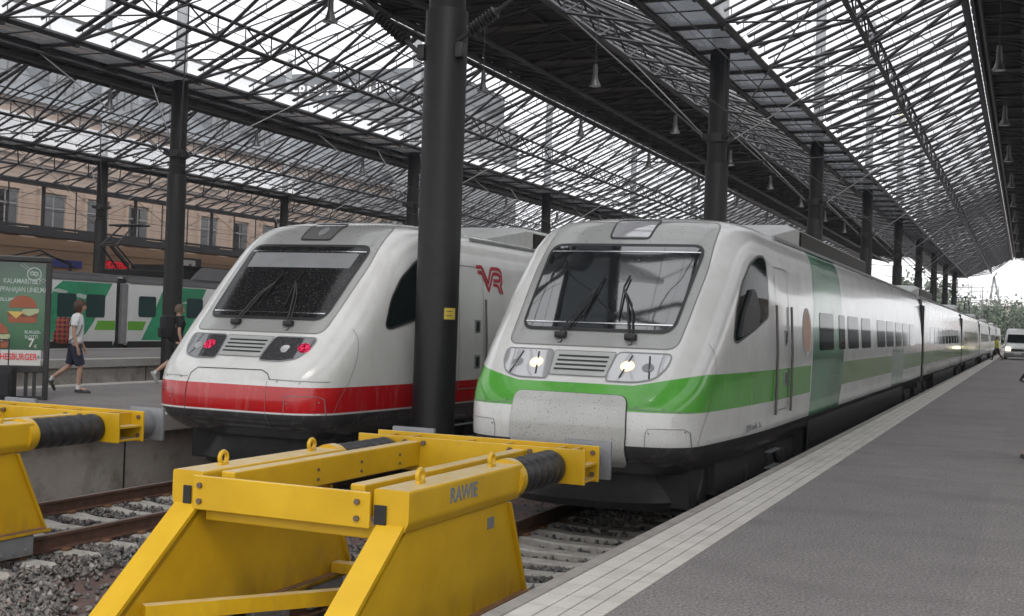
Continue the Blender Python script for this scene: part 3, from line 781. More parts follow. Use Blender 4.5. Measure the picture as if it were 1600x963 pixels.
def cab_mesh(L):
    zs = [-.10,-.02,.05,.12,.2,.27,.35,.45,.55,.65,.75,.85,.95,1.05,1.15,1.25,1.4,1.55,1.7,1.85,2.0,2.15,2.3,2.45,2.58,2.68,2.78,2.86,2.92,2.96,3.0,3.03,3.06,3.085,3.1,3.112,3.12]
    P = []
    for z in zs:
        w = lerp_tab(WID, z); yn = pf(z); D = D_(z); half = []
        for i in range(25):
            t = i/24*PI/2; q = math.sin(t)**(2/PE); yy = yn+D*(1-math.cos(t)**(2/PE)); half.append((q*w*taper(yy), yy))
        y1 = half[-1][1]
        for k in range(1, 9): yy = y1+(6.0-y1)*k/8; half.append((w*taper(yy), yy))
        half.append((w, L))
        row = [(-x, y, z) for x, y in reversed(half)]+[(x, y, z) for x, y in half[1:]]
        P.append(row)
    m = MB(); m.grid(P)
    m.add([P[0][i] for i in range(len(P[0]))], [tuple(range(len(P[0])))])
    back = [r[-1] for r in P]+[r[0] for r in reversed(P)]; m.add(back, [tuple(range(len(back)))])
    return m
def patch(outline, fn, rings=9):
    c = sum((Vector(p) for p in outline), Vector((0, 0)))/len(outline); m = MB(); P = []
    for r in range(rings): k = 1-r/rings; P.append([tuple(fn(*(c+(Vector(p)-c)*k))) for p in outline])
    m.grid(P, closed=True); n = len(outline); b = len(m.v); m.v.append(tuple(fn(*c)))
    o = (rings-1)*n
    for i in range(n): m.f.append((o+i, o+(i+1) % n, b)); m.mi.append(0)
    return m
def band(outline, fn, w, fn2=None):
    """a rim of width w round an outline"""
    c = sum((Vector(p) for p in outline), Vector((0, 0)))/len(outline); n = len(outline); out = []
    for i in range(n):
        a = Vector(outline[i-1]); b = Vector(outline[(i+1) % n]); d = (b-a).normalized(); nn = Vector((d.y, -d.x))
        if nn.dot(Vector(outline[i])-c) < 0: nn = -nn
        out.append(Vector(outline[i])+nn*w)
    m = MB(); m.grid([[tuple(fn(*p)) for p in outline], [tuple(fn(*p)) for p in out]], closed=True); return m
def line_on(pts, fn, w=.008):
    m = MB(); P = []; V = [Vector(p) for p in pts]
    for i in range(len(V)):
        d = (V[min(i+1, len(V)-1)]-V[max(i-1, 0)]).normalized(); n = Vector((d.y, -d.x))*w/2
        P.append([tuple(fn(*(V[i]-n))), tuple(fn(*(V[i]+n)))])
    m.grid(P); return m
def seg(pts, step=.05):
    out = []
    for a, b in zip(pts, pts[1:]):
        a = Vector(a); b = Vector(b); n = max(1, int((b-a).length/step)); out += [tuple(a.lerp(b, i/n)) for i in range(n)]
    return out+[pts[-1]]

def wagon(L, first_y, t, paint, name='carriage'):
    zs = [-.10,.1,.27,.7,1.3,2.0,2.6,2.82,2.92,3.0,3.05,3.09,3.11,3.12]; m = MB()
    sec = [(-lerp_tab(WID, z), z) for z in zs]+[(lerp_tab(WID, z), z) for z in reversed(zs)]
    m.prism(sec, 'y', first_y, first_y+L); return m.build(name, paint, t, True)
def side_window(cw, y0, y1, z0=1.30, z1=1.93, mat='win', cab=False, s=1, dx=0.):
    fnw = lambda off: (lambda y, z: Vector((s*((side_x(y, z) if cab else lerp_tab(WID, z))+off), y, z)))
    o = dens(rounded([(y0, z0), (y1, z0), (y1, z1), (y0, z1)], .09, 4), .2)
    w = patch(o, fnw(.006), 4).build('window', M[mat], cw)
    return w
def underframe(t, y0, y1):
    m = MB()
    m.box(-1.3, 1.3, y0+.3, y1-.3, -.42, .12); m.box(-1.44, 1.44, y0+5.6, y1-5.6, -.40, .22)
    u = m.build('underframe', M['dark'], t)
    for yc in (y0+3.4, y1-3.4):
        b = MB()
        for dy in (-1.35, 1.35):
            for s in (-1, 1): b.lathe([(0,-.07),(.40,-.07),(.43,-.03),(.43,.06),(0,.06)], 24, (s*.8, yc+dy, -.38), 'x')
            for s in (-1, 1): b.bbox(s*1.18-.13, s*1.18+.13, yc+dy-.16, yc+dy+.16, -.5, -.2, .04)
            b.tube((-1.0,yc+dy,-.38), (1.0,yc+dy,-.38), .09, 10)
        for s in (-1, 1):
            b.bbox(s*1.18-.06, s*1.18+.06, yc-1.7, yc+1.7, -.32, -.14, .03)
            b.lathe([(.14,-.22),(.14,.10),(0,.10)], 12, (s*1.2, yc, -.1), 'z')
            b.tube((s*1.3,yc+.5,-.15), (s*1.3,yc+1.0,-.45), .05, 8)
        b.build('bogie', M['dark'], t, True)
    # skirt panels along the middle
    for s in (-1, 1):
        k = MB(); k.bbox(s*1.52-.02, s*1.52+.02, y0+5.7, y1-5.7, -.38, .262, .01); k.build('skirt', M['skirt'], t)
def pod(t, y0, y1, h=.36, w=1.15, dome=True):
    m = MB()
    zs = 3.02
    m.add([], [])
    P = []
    for y, k in ((y0,.0),(y0+1.2,.75),(y0+1.6,1),(y1-.3,1),(y1,.15)):
        ww = w*(.75+.25*k); P.append([(-ww,y,zs-.12),(-ww,y,zs+h*k*.8),(-ww*.86,y,zs+h*k),(ww*.86,y,zs+h*k),(ww,y,zs+h*k*.8),(ww,y,zs-.12)])
    m.grid(P); m.add(P[-1], [tuple(range(6))]); m.add(P[0], [tuple(range(6))])
    m.build('roof_pod', M['roof_grey'], t, True)
    s = MB()
    for sx in (-1, 1):
        s.bbox(sx*(w+.012)-.02, sx*(w+.012)+.02, y0+1.9, y1-.4, zs-.06, zs+h*.74, .01)
    s.build('pod_louvre', M['pod_brown'], t)

def pendolino(xc, y0, kind, label, ncars):
    paint = M['paint_'+kind]
    t = thing('train', label, 'train', (xc, y0, 0))
    L1 = 28.6
    cab = cab_mesh(L1).build('carriage', paint, t, True)
    tag(cab, 'leading carriage with the driver\'s cab')
    # lower plough apron
    m = MB(); P = []
    for z, d in ((-.10,.62),(-.20,.60),(-.44,.40),(-.53,.46)):
        row = []
        for i in range(33):
            a = -1+2*i/32; row.append((a*1.22, .1+d+.75*abs(a)**3.2, z))
        P.append(row)
    m.grid(P); m.grid([[(x, y+.04, z) for x, y, z in r] for r in P])
    m.build('plough_apron', M['skirt'], t, True)
    bmm = MB(); bmm.box(-1.2,1.2,.9,2.6,-.5,.0); bmm.build('underframe', M['dark'], t)
    # grey front panel round windscreen
    o = dens(rounded([(-1.045,1.345),(1.045,1.345),(1.12,2.3),(1.08,2.96),(-1.08,2.96),(-1.12,2.3)], .12, 6), .06)
    patch(o, lambda x, z: on_front(x, z, .005), 16).build('front_panel', M['grey_panel'], t, True)
    band(o, lambda x, z: on_front(x, z, .006), .012).build('panel_rim', M['seam'], t, True)
    # windscreen
    o = dens(rounded([(-.93,1.545),(.93,1.545),(1.0,2.60),(-1.0,2.60)], .13, 6), .06)
    scr = patch(o, lambda x, z: on_front(x, z, .016), 14).build('windscreen', M['screen' if kind == 'green' else 'screen_dull'], t, True)
    band(o, lambda x, z: on_front(x, z, .018), .035).build('rubber_frame', M['black'], scr, True)
    for z in (1.605, 2.525):
        w = .925 if z < 2 else .985
        line_on([(-w+i*w/10, z) for i in range(21)], lambda x, z: on_front(x, z, .022), .014).build('trim_strip', M['chrome'], scr)
    if kind == 'red':
        o2 = dens(rounded([(-.88,2.27),(.88,2.27),(.90,2.50),(-.90,2.50)], .02, 3), .08)
        patch(o2, lambda x, z: on_front(x, z, .020), 4).build('sun_blind', M['frame_grey'], scr)
    else:
        pass
    # wipers
    for x0, x1 in ((-.40, -.13), (.47, .20)):
        w = MB(); a = on_front(x0, 1.44, .05); b = on_front((x0+x1)/2, 1.80, .09); c = on_front(x1, 2.02, .06)
        dv = on_front(x1+.02, 2.18, .045); e = on_front(x1-(.06 if x0 < 0 else -.06), 1.66, .045)
        w.path([a, b, c], .013, 6); w.path([a+Vector((.05,0,0)), b+Vector((.05,0,0)), c], .010, 6)
        w.beam(e, c, .012, .03); w.beam(c, dv, .012, .03)
        w.bbox(a.x-.05, a.x+.09, a.y-.04, a.y+.05, a.z-.045, a.z+.03, .012)
        w.path([a+Vector((.06,-.03,-.03)), a+Vector((.05,-.05,-.09)), a+Vector((-.03,-.04,-.12))], .006, 5)
        w.build('wiper', M['black'], t, True)
    # destination display
    o = dens(rounded([(-.25,2.73),(.25,2.73),(.28,2.975),(-.28,2.975)], .035, 4), .05)
    dsp = patch(o, lambda x, z: on_front(x, z, .012), 5).build('destination_display', M['lens'] if kind == 'green' else M['lens_grey'], t, True)
    band(o, lambda x, z: on_front(x, z, .014), .024).build('rim', M['black'], dsp, True)
    if kind == 'red':
        pc = [on_front(.03+.07*math.cos(a), 2.85+.07*math.sin(a), .018) for a in [i*PI/8 for i in range(16)]]
        m = MB(); m.add(pc, [tuple(range(16))]); m.build('lamp', M['frame_grey'], dsp)
    # headlights
    for s in (-1, 1):
        pts = [(s*.40,1.275),(s*1.02,1.275),(s*1.00,1.13),(s*.90,1.005),(s*.70,.965),(s*.37,.965),(s*.36,1.03)]
        o = dens(rounded(pts, .06, 5), .05)
        hl = patch(o, lambda x, z: on_front(x, z, .010), 8).build('headlight', M['lens'] if (kind == 'green') else M['lens_dark'], t, True)
        band(o, lambda x, z: on_front(x, z, .012), .014).build('rim', M['frame_grey'], hl, True)
        cx, cz, r = (s*.56, 1.13, .062) if kind == 'green' else (s*.78, 1.14, .066)
        if kind == 'red': cx = -.60 if s < 0 else .92
        c = on_front(cx, cz, .0); n = (on_front(cx, cz, .1)-c).normalized()
        m = MB(); m.tube(c+n*.006, c+n*.014, r*1.35, 24); m.build('bulb_halo' if kind == 'green' else 'bulb', M['lamp_halo' if kind == 'green' else 'tail_on'], hl)
        if kind == 'green': m = MB(); m.tube(c+n*.006, c+n*.020, r*.8, 20); m.build('bulb', M['lamp_on'], hl)
        c2 = on_front(s*.80 if kind == 'green' else s*(.78 if s < 0 else .66), 1.12, 0); m = MB()
        m.tube(c2+n*.004, c2+n*.014, .07, 20); m.build('reflector', M['frame_grey'] if kind == 'green' else M['lens'], hl)
        if kind == 'green':
            for dx in (-.17, .17): m = MB(); p = on_front(s*.68+dx, 1.0, .013); q = on_front(s*.68+dx*.6, 1.25, .013); m.beam(p, q, .02, .004); m.build('divider', M['black'], hl)
    # grille
    o = dens(rounded([(-.34,1.005),(.34,1.005),(.375,1.272),(-.375,1.272)], .02, 3), .05)
    gr = patch(o, lambda x, z: on_front(x, z, .012), 5).build('grille', M['grille'], t, True)
    band(o, lambda x, z: on_front(x, z, .013), .008).build('rim', M['seam'], gr, True)
    for k in range(4):
        z = 1.065+k*.05; line_on([(-.31+i*.062, z) for i in range(11)], lambda x, z: on_front(x, z, .016), .020).build('slot', M['black'], gr)
    # coupler cover
    if kind == 'green':
        o = dens(rounded([(-.66,.02),(.66,.02),(.69,.40),(.67,.805),(-.67,.805),(-.69,.40)], .10, 6), .06)
        cv = patch(o, lambda x, z: on_front(x, max(z, -.05), .028), 10).build('coupler_cover', M['cover'], t, True)
        band(o, lambda x, z: on_front(x, max(z, -.05), .010), .012).build('shadow_gap', M['gap'], cv, True)
        w = MB(); inner = [on_front(x, max(z, -.05), .028) for x, z in o]; outer = [on_front(x, max(z, -.05), .0) for x, z in o]
        w.grid([inner, outer], closed=True); w.build('edge', M['cover'], cv, True)
    else:
        ln = seg(rounded([(-.62,-.02),(-.60,.62),(-.55,.83),(.55,.83),(.60,.80),(.62,-.02)], .12, 5)[3:-3], .05)
        line_on(seg([(-.66,-.05),(-.66,.3),(-.655,.6),(-.62,.76),(-.54,.83),(.50,.84),(.60,.80),(.66,.73)], .04), lambda x, z: on_front(x, z, .005), .010).build('panel_seam', M['gap'], t)
        line_on(seg([(.63,.7),(.64,.3),(.64,0)], .04), lambda x, z: on_front(x, z, .005), .006).build('panel_seam', M['seam'], t)
        line_on(seg([(.64,.725),(1.36,.71)], .04), lambda x, z: on_front(x, z, .005), .008).build('panel_seam', M['seam'], t)
        line_on(seg([(-1.36,.71),(-.66,.71)], .04), lambda x, z: on_front(x, z, .005), .006).build('panel_seam', M['seam'], t)
        line_on([(-1.3+i*.1, .285) for i in range(27)], lambda x, z: on_front(x, z, .004), .016).build('white_line', M['white'], t)
    if kind == 'green':
        line_on(seg([(.70,.675),(1.36,.655)], .04), lambda x, z: on_front(x, z, .005), .007).build('panel_seam', M['seam'], t)
        line_on(seg([(-1.36,.655),(-.70,.675)], .04), lambda x, z: on_front(x, z, .005), .007).build('panel_seam', M['seam'], t)
    # tow hatch, left one cut by the cover
    for s in (-1, 1):
        zt = .47 if kind == 'green' else .52
        line_on(seg([(s*.90,.27),(s*.905,zt-.05),(s*.93,zt),(s*1.28,zt),(s*1.33,zt-.04),(s*1.34,.27)], .03), lambda x, z: on_front(x, z, .005), .007).build('hatch_seam', M['seam'], t)
    bolts = MB()
    for s in (-1, 1):
        for (x, z) in ((.78,.70),(1.08,.69),(.94,.42),(1.29,.44)):
            bolts = MB(); p = on_front(s*x, z, .003); q = on_front(s*x, z, .010); bolts.tube(p, q, .010, 10); bolts.build('bolt', M['frame_grey'], t)
    # seam between nose shell and side
    for s in (-1, 1):
        pts = [(.52,.28),(.60,.45),(.80,.70),(.95,.95),(1.0,1.12),(1.02,1.30),(1.0,1.42)]
        line_on(seg([(y, z) for y, z in pts], .04), lambda y, z: on_side(y, z, .004, s), .008).build('panel_seam', M['seam'], t)
        line_on(seg([(3.45,.28),(3.45,1.5),(3.45,2.8)], .06), lambda y, z: on_side(y, z, .003, s), .008).build('panel_seam', M['seam'], t)
        # cab side window
        pts = [(1.66,1.475),(1.78,1.455),(2.6,1.62),(3.37,1.80),(3.37,2.50),(3.25,2.56),(2.95,2.55),(2.55,2.44),(2.10,2.16),(1.82,1.85)]
        o = dens(rounded(pts, .10, 4), .06)
        sw = patch(o, lambda y, z: on_side(y, z, .008, s), 9).build('cab_window', M['win'], t, True)
        band(o, lambda y, z: on_side(y, z, .010, s), .030).build('rubber_frame', M['black'], sw, True)
        # mirror shell / folded panel inside the window
        if kind == 'green':
            mr = MB(); o2 = dens(rounded([(1.80,1.50),(2.70,1.66),(2.74,1.86),(2.55,2.10),(2.42,2.12),(2.0,1.80)], .06, 4), .06)
            mr = patch(o2, lambda y, z: on_side(y, z, .05, s), 6); mr.grid([[tuple(on_side(y, z, .05, s)) for y, z in o2], [tuple(on_side(y, z, .0, s)) for y, z in o2]], closed=True)
            mr.build('mirror', M['black'], t, True)
        # cab door with two recessed handles and grab rails
        d = seg([(3.88,.50),(3.88,2.47),(4.80,2.47),(4.80,.50),(3.88,.50)], .1)
        line_on(d, lambda y, z: on_side(y, z, .005, s), .014).build('door', M['seam'], t)
        dr = t.children[-1]
        for z in (1.50, .93):
            hn = MB(); xx = side_x(4.5, z)
            hn.bbox(s*xx-.03, s*xx+.010, 4.45, 4.68, z-.11, z+.11, .012); hn.build('handle', M['frame_grey'], dr)
            hn = MB(); hn.bbox(s*xx-.03, s*xx+.014, 4.50, 4.63, z-.08, z+.08, .012); hn.build('handle_recess', M['black'], dr)
        for yy in ([3.80, 4.90] if kind == 'green' else [4.86]):
            hr = MB(); hr.tube((s*(side_x(yy, .6)+.03), yy, .45), (s*(side_x(yy, 1.3)+.03), yy, 1.3), .018, 8); hr.tube((s*(side_x(yy, 1.3)+.03), yy, 1.3), (s*(side_x(yy, 1.95)+.03), yy, 1.95), .018, 8)
            hr.build('grab_rail', M['grab'], dr, True)
        # steps by the door
        st = MB()
        for z in (.14, -.08, -.30): st.box(s*1.50-.06, s*1.50+.02, 4.05, 4.75, z-.015, z)
        st.build('step', M['frame_grey'], t)
        gut = MB(); gut.beam((s*1.375,4.6,2.93), (s*1.375,L1,2.93), .03, .045); gut.build('roof_gutter', M['frame_grey'], t)
    ps = MB(); ps.add([on_side(y, z, .005)[:] for y, z in []], [])
    wl = [(7.62,9.15),(9.87,10.62),(11.05,12.60),(13.1,14.65),(15.95,17.6),(17.95,19.6),(20.15,21.8),(22.15,23.75),(24.2,25.9)]
    for s in ((1,) if kind == 'green' else (1,)):
        for a, b in wl: side_window(cab, a, b, s=s)
    if kind == 'green':
        o = [(6.35+.34*math.cos(a), 1.60+.33*math.sin(a)) for a in [i*PI/12 for i in range(24)]]
        hx = patch(o, lambda y, z: Vector((lerp_tab(WID, z)+.006, y, z)), 4).build('service_hatch', pbr('orange brown disc', (.42, .24, .15), .4), cab)
        band(o, lambda y, z: Vector((lerp_tab(WID, z)+.008, y, z)), .04).build('rim', M['tan_text'], cab)
    underframe(t, 1.4, L1)
    pod(t, 6.0, 17.2); 
    # rear door of first car
    line_on(seg([(26.5,.4),(26.5,2.5),(27.6,2.5),(27.6,.4)], .2), lambda y, z: Vector((lerp_tab(WID, z)+.005, y, z)), .02).build('door', M['seam'], cab)
    y = L1
    for k in range(1, ncars):
        g = MB(); g.box(-1.5, 1.5, y-.02, y+.97, -.1, 2.8); g.box(1.5, 1.585, y+.62, y+.97, .1, 2.6); g.box(1.5, 1.585, y-.02, y+.2, .1, 2.6); g.build('gangway', M['gangway'], t)
        y += .95; Lc = 25.0
        cw = wagon(Lc, y, t, paint)
        for i in range(9): side_window(cw, y+2.9+i*2.2, y+4.5+i*2.2)
        for dy in (.35, Lc-1.5):
            line_on(seg([(y+dy,.4),(y+dy,2.5),(y+dy+1.05,2.5),(y+dy+1.05,.4)], .3), lambda yy, z: Vector((lerp_tab(WID, z)+.005, yy, z)), .03).build('door', M['seam'], cw)
        gut = MB(); gut.beam((1.375,y,2.93), (1.375,y+Lc,2.93), .03, .045); gut.build('roof_gutter', M['frame_grey'], t)
        underframe(t, y, y+Lc)
        pod(t, y+1.2, y+9.5 if k != 2 else y+6)
        if k in (3, 5):
            pg = MB(); by = y+14
            pg.box(-.6,.6,by-.6,by+.6,3.12,3.3); pg.path([(-.3,by-.5,3.3),(-.2,by+.9,4.0),(-.1,by-.3,4.9)], .04); pg.path([(.3,by-.5,3.3),(.2,by+.9,4.0),(.1,by-.3,4.9)], .04); pg.tube((-.85,by-.3,4.92), (.85,by-.3,4.92), .04)
            pg.build('pantograph', M['steel'], t)
        y += Lc
    if kind == 'red':
        # double line monogram on the side
        u0, v0 = 4.54, 2.52
        def T(px, py): return (4.54+(px-100)/625*1.10, 2.50-(py-160)/620*.44+.06*(px-100)/625*(1-(py-160)/620))
        A = [(120,190),(240,200),(275,270),(378,560),(450,250),(480,232),(600,240),(660,262),(695,330),(700,540),(665,600),(712,775)]
        B = [(150,312),(235,325),(262,380),(390,725),(495,360),(520,345),(620,352),(660,400),(655,490),(640,497),(505,497)]
        Cc = [(490,590),(580,592),(610,620),(655,770)]
        lg = MB()
        for pl, w in ((A, 84), (B, 82), (Cc, 74)):
            q = line_on(seg([T(*p) for p in pl], .02), lambda yy, z: Vector((side_x(yy, z)+.007, yy, z)), w/620*.46)
            lg.add(q.v, q.f)
        lg.build('monogram', M['logo_red'], t, recalc=False)
    else:
        q = text_mesh('220 km/h  Sm3', .115, frame_mtx((side_x(2.75,.36)+.012,2.75,.36),(0.0,1,0),(0,0,1)), .002, sx=1.5); q.build('lettering', M['dark_text'], t)
    return t
pendolino(-4.74, 12.75, 'green', 'white train with bright green band and lit headlights beside the near platform', 6)
pendolino(-9.86, 13.35, 'red', 'white train with red band and red tail lights behind the thick column', 3)

def side_train():  # unseen train, added and kept dark for reflections in the green train's windows
    t = thing('reflected_train', 'dark blue grey train added right of the near platform for reflections, outside the picture', 'train', (7.6, 14, 0))
    for k in range(5):
        cw = wagon(25, k*26, t, M['side_train']); m = MB(); m.box(-1.62,-1.605,k*26+1,k*26+24,1.25,2.0); m.build('window_strip', M['black'], cw)
        m = MB(); m.box(-1.62,-1.607,k*26,k*26+25,.0,.55); m.build('lower_panel', M['skirt'], cw)
        m = MB(); m.box(-1.3,1.3,k*26+.3,k*26+24.7,-.9,-.1); m.build('underframe', M['dark'], t)
side_train()

# ------------------------------------------------------------ buffer stops
def buffer_stop():
    t = thing('buffer_stop', '', 'buffer stop', (-4.82, 0, 0))
    for s in (-1, 1):
        xc = s*.856; b0, b1 = xc-.137, xc+.137
        f = MB()
        prof = rounded([(b0,.42),(b1,.42),(b1,.20),(xc+.10,.125),(xc-.10,.125),(b0,.20)], .022, 3)
        f.prism(prof, 'y', 7.28, 9.28)                                       # chamfered top box
        f.prism([(7.36,.124),(9.10,.124),(9.50,-.675),(6.32,-.675)], 'x', xc-.080, xc+.080)   # boxed web
        f.prism([(7.30,.16),(6.16,-.72),(6.135,-.70),(7.275,.18)], 'x', xc-.105, xc+.105)      # sloping flange
        f.prism([(9.10,.115),(9.51,-.69),(9.535,-.685),(9.125,.12)], 'x', xc-.115, xc+.115)    # rear flange
        f.build('side_frame', M['yellow'], t)
        bp = MB(); bp.bbox(b0-.01, b1+.01, 6.12, 9.56, -.715, -.677, .008)
        for k in range(6): bp.box(xc-.10, xc+.10, 6.5+k*.56, 6.53+k*.56, -.80, -.716); bp.build('base_plate', M['yellow'], t)
        rs = MB(); rs.box(xc+.082, b1+.004, 6.5, 9.50, -.6765, -.668); rs.box(b0-.004, xc-.082, 6.5, 9.50, -.6765, -.668); rs.build('rusted_ledge', M['rust'], t)
        for e in (-1, 1):
            for k in range(4):
                y = 6.30+k*.84; cl = MB(); cl.bbox(min(xc+e*.06, xc+e*.135), max(xc+e*.06, xc+e*.135), y, y+.52, -.92, -.718, .012)
                for q in range(3): cl.tube((xc+e*.12,y+.1+q*.16,-.86), (xc+e*.15,y+.1+q*.16,-.86), .026, 6)
                cl.build('rail_clamp', M['grey_paint'], t)
        for k in range(2):
            y = 7.70+k*1.25; l = MB(); P = []
            for i in range(17):
                a = 2*PI*i/16; P.append([(xc+(.045+.018*math.cos(b))*0+.018*math.sin(b), y+(.045+.018*math.cos(b))*math.cos(a), .475+(.045+.018*math.cos(b))*math.sin(a)) for b in [j*PI/4 for j in range(8)]])
            l.grid(P, closed=True); l.bbox(xc-.018, xc+.018, y-.05, y+.05, .415, .44, .005); l.build('lifting_eye', M['yellow'], t, True)
        be = MB()       # rubber bellows on the piston
        if s != 0:
            pr = [(0,9.30),(.115,9.30)]
            for i in range(6): y = 9.38+i*.152; pr += [(.140,y),(.157,y+.035),(.160,y+.105),(.146,y+.15)]
            pr += [(.115,10.29),(0,10.29)]
            be.lathe([(r, h) for r, h in pr], 28, (xc, 0, .285), 'y'); be.build('bellows', M['rubber'], t, True)
            fl = MB(); fl.lathe([(0,9.22),(.170,9.22),(.170,9.33),(.13,9.38),(0,9.38)], 28, (xc, 0, .285), 'y'); fl.build('flange', M['yellow'], t, True)
        st = MB(); st.bbox(.73, .825, 7.264, 7.276, .175, .31, .003) if s > 0 else st.bbox(-.885, -.815, 7.264, 7.276, .175, .31, .003)
        st.build('black_plate', M['black'], t)
        # buffer head
        bh = MB(); bx = s*.95; bh.lathe([(0,10.72),(.15,10.72),(.15,11.0),(0,11.0)], 28, (bx, 0, .30), 'y'); bh.bbox(bx-.24, bx+.24, 11.0, 11.05, .115, .48, .01)
        bh.build('buffer_head', M['grey_paint'], t, True)
    # inner draw beams
    for x0, x1 in ((-.56,-.56), (.54,.54)):
        b = MB(); b.bbox(x0-.06, x0+.06, 7.36, 10.29, .19, .425, .012); b.build('inner_beam', M['yellow'], t)
        bo = MB()
        for y in (8.5, 9.2, 9.9):
            for z in (.25, .33):
                for e in (-1, 1): bo.tube((x0+e*.055,y,z), (x0+e*.072,y,z), .014, 6)
        bo.build('bolt', M['bolt'], t)
    # cross bar between the frames, plate at the near end
    c = MB(); c.bbox(-.775, .712, 7.235, 7.263, .145, .395, .008); c.bbox(-.718, .718, 7.32, 7.50, .06, .15, .01); c.build('cross_bar', M['yellow'], t)
    for x in (-.71, .615):
        for z in (.21, .325): bo = MB(); bo.tube((x,7.235,z), (x,7.217,z), .022, 6); bo.build('bolt', M['bolt'], t)
    # end crossbeam: two plates with web and ribs
    e = MB(); e.bbox(-1.18, 1.18, 10.30, 10.325, .14, .46, .006); e.bbox(-1.18, 1.18, 10.685, 10.71, .13, .465, .006); e.box(-1.16, 1.16, 10.325, 10.685, .29, .312)
    for x in (-.95, -.7, -.1, .3, .85, 1.0): e.box(x-.01, x+.01, 10.325, 10.685, .313, .445)
    e.box(-1.15, 1.15, 10.326, 10.684, .15, .17)
    e.build('end_beam', M['yellow'], t)
    for x in (-.66, -.46, .44, .64): bo = MB(); bo.tube((x,10.30,.41), (x,10.275,.41), .026, 6); bo.build('bolt', M['bolt'], t)
    for z in (.2, .40): bo = MB(); bo.tube((1.12,10.685,z), (1.12,10.665,z), .024, 6); bo.build('bolt', M['bolt'], t)
    # low diagonal tie
    d = MB(); d.beam((-.74,6.70,-.50), (.74,9.0,-.56), .09, .11); d.beam((-.76,9.25,-.62), (.76,9.25,-.62), .12, .09); d.build('tie_beam', M['yellow'], t)
    # maker's name on the outer face
    q = text_mesh('RAWIE', .155, frame_mtx((.856+.139,8.15,.31), (0,1,0), (0,0,1)), .0015, 1.0, .004, sx=1.0); q.build('lettering', M['blue_text'], t)
    pl = MB(); pl.bbox(.856+.081, .856+.089, 8.72, 8.84, -.05, .04, .003); pl.build('name_plate', M['dark_text'], t)
    pl = MB(); pl.bbox(.785-.135, .785-.02, 7.384, 7.397, .16, .31, .003)
    return t
bs = buffer_stop(); tag(bs, 'yellow buffer stop in the middle foreground facing the green striped train', None, 'yellow buffer stops')
dup(bs, (-10.15, 0, 0), 'yellow buffer stop cut by the left edge, facing the red striped train', 'yellow buffer stops')

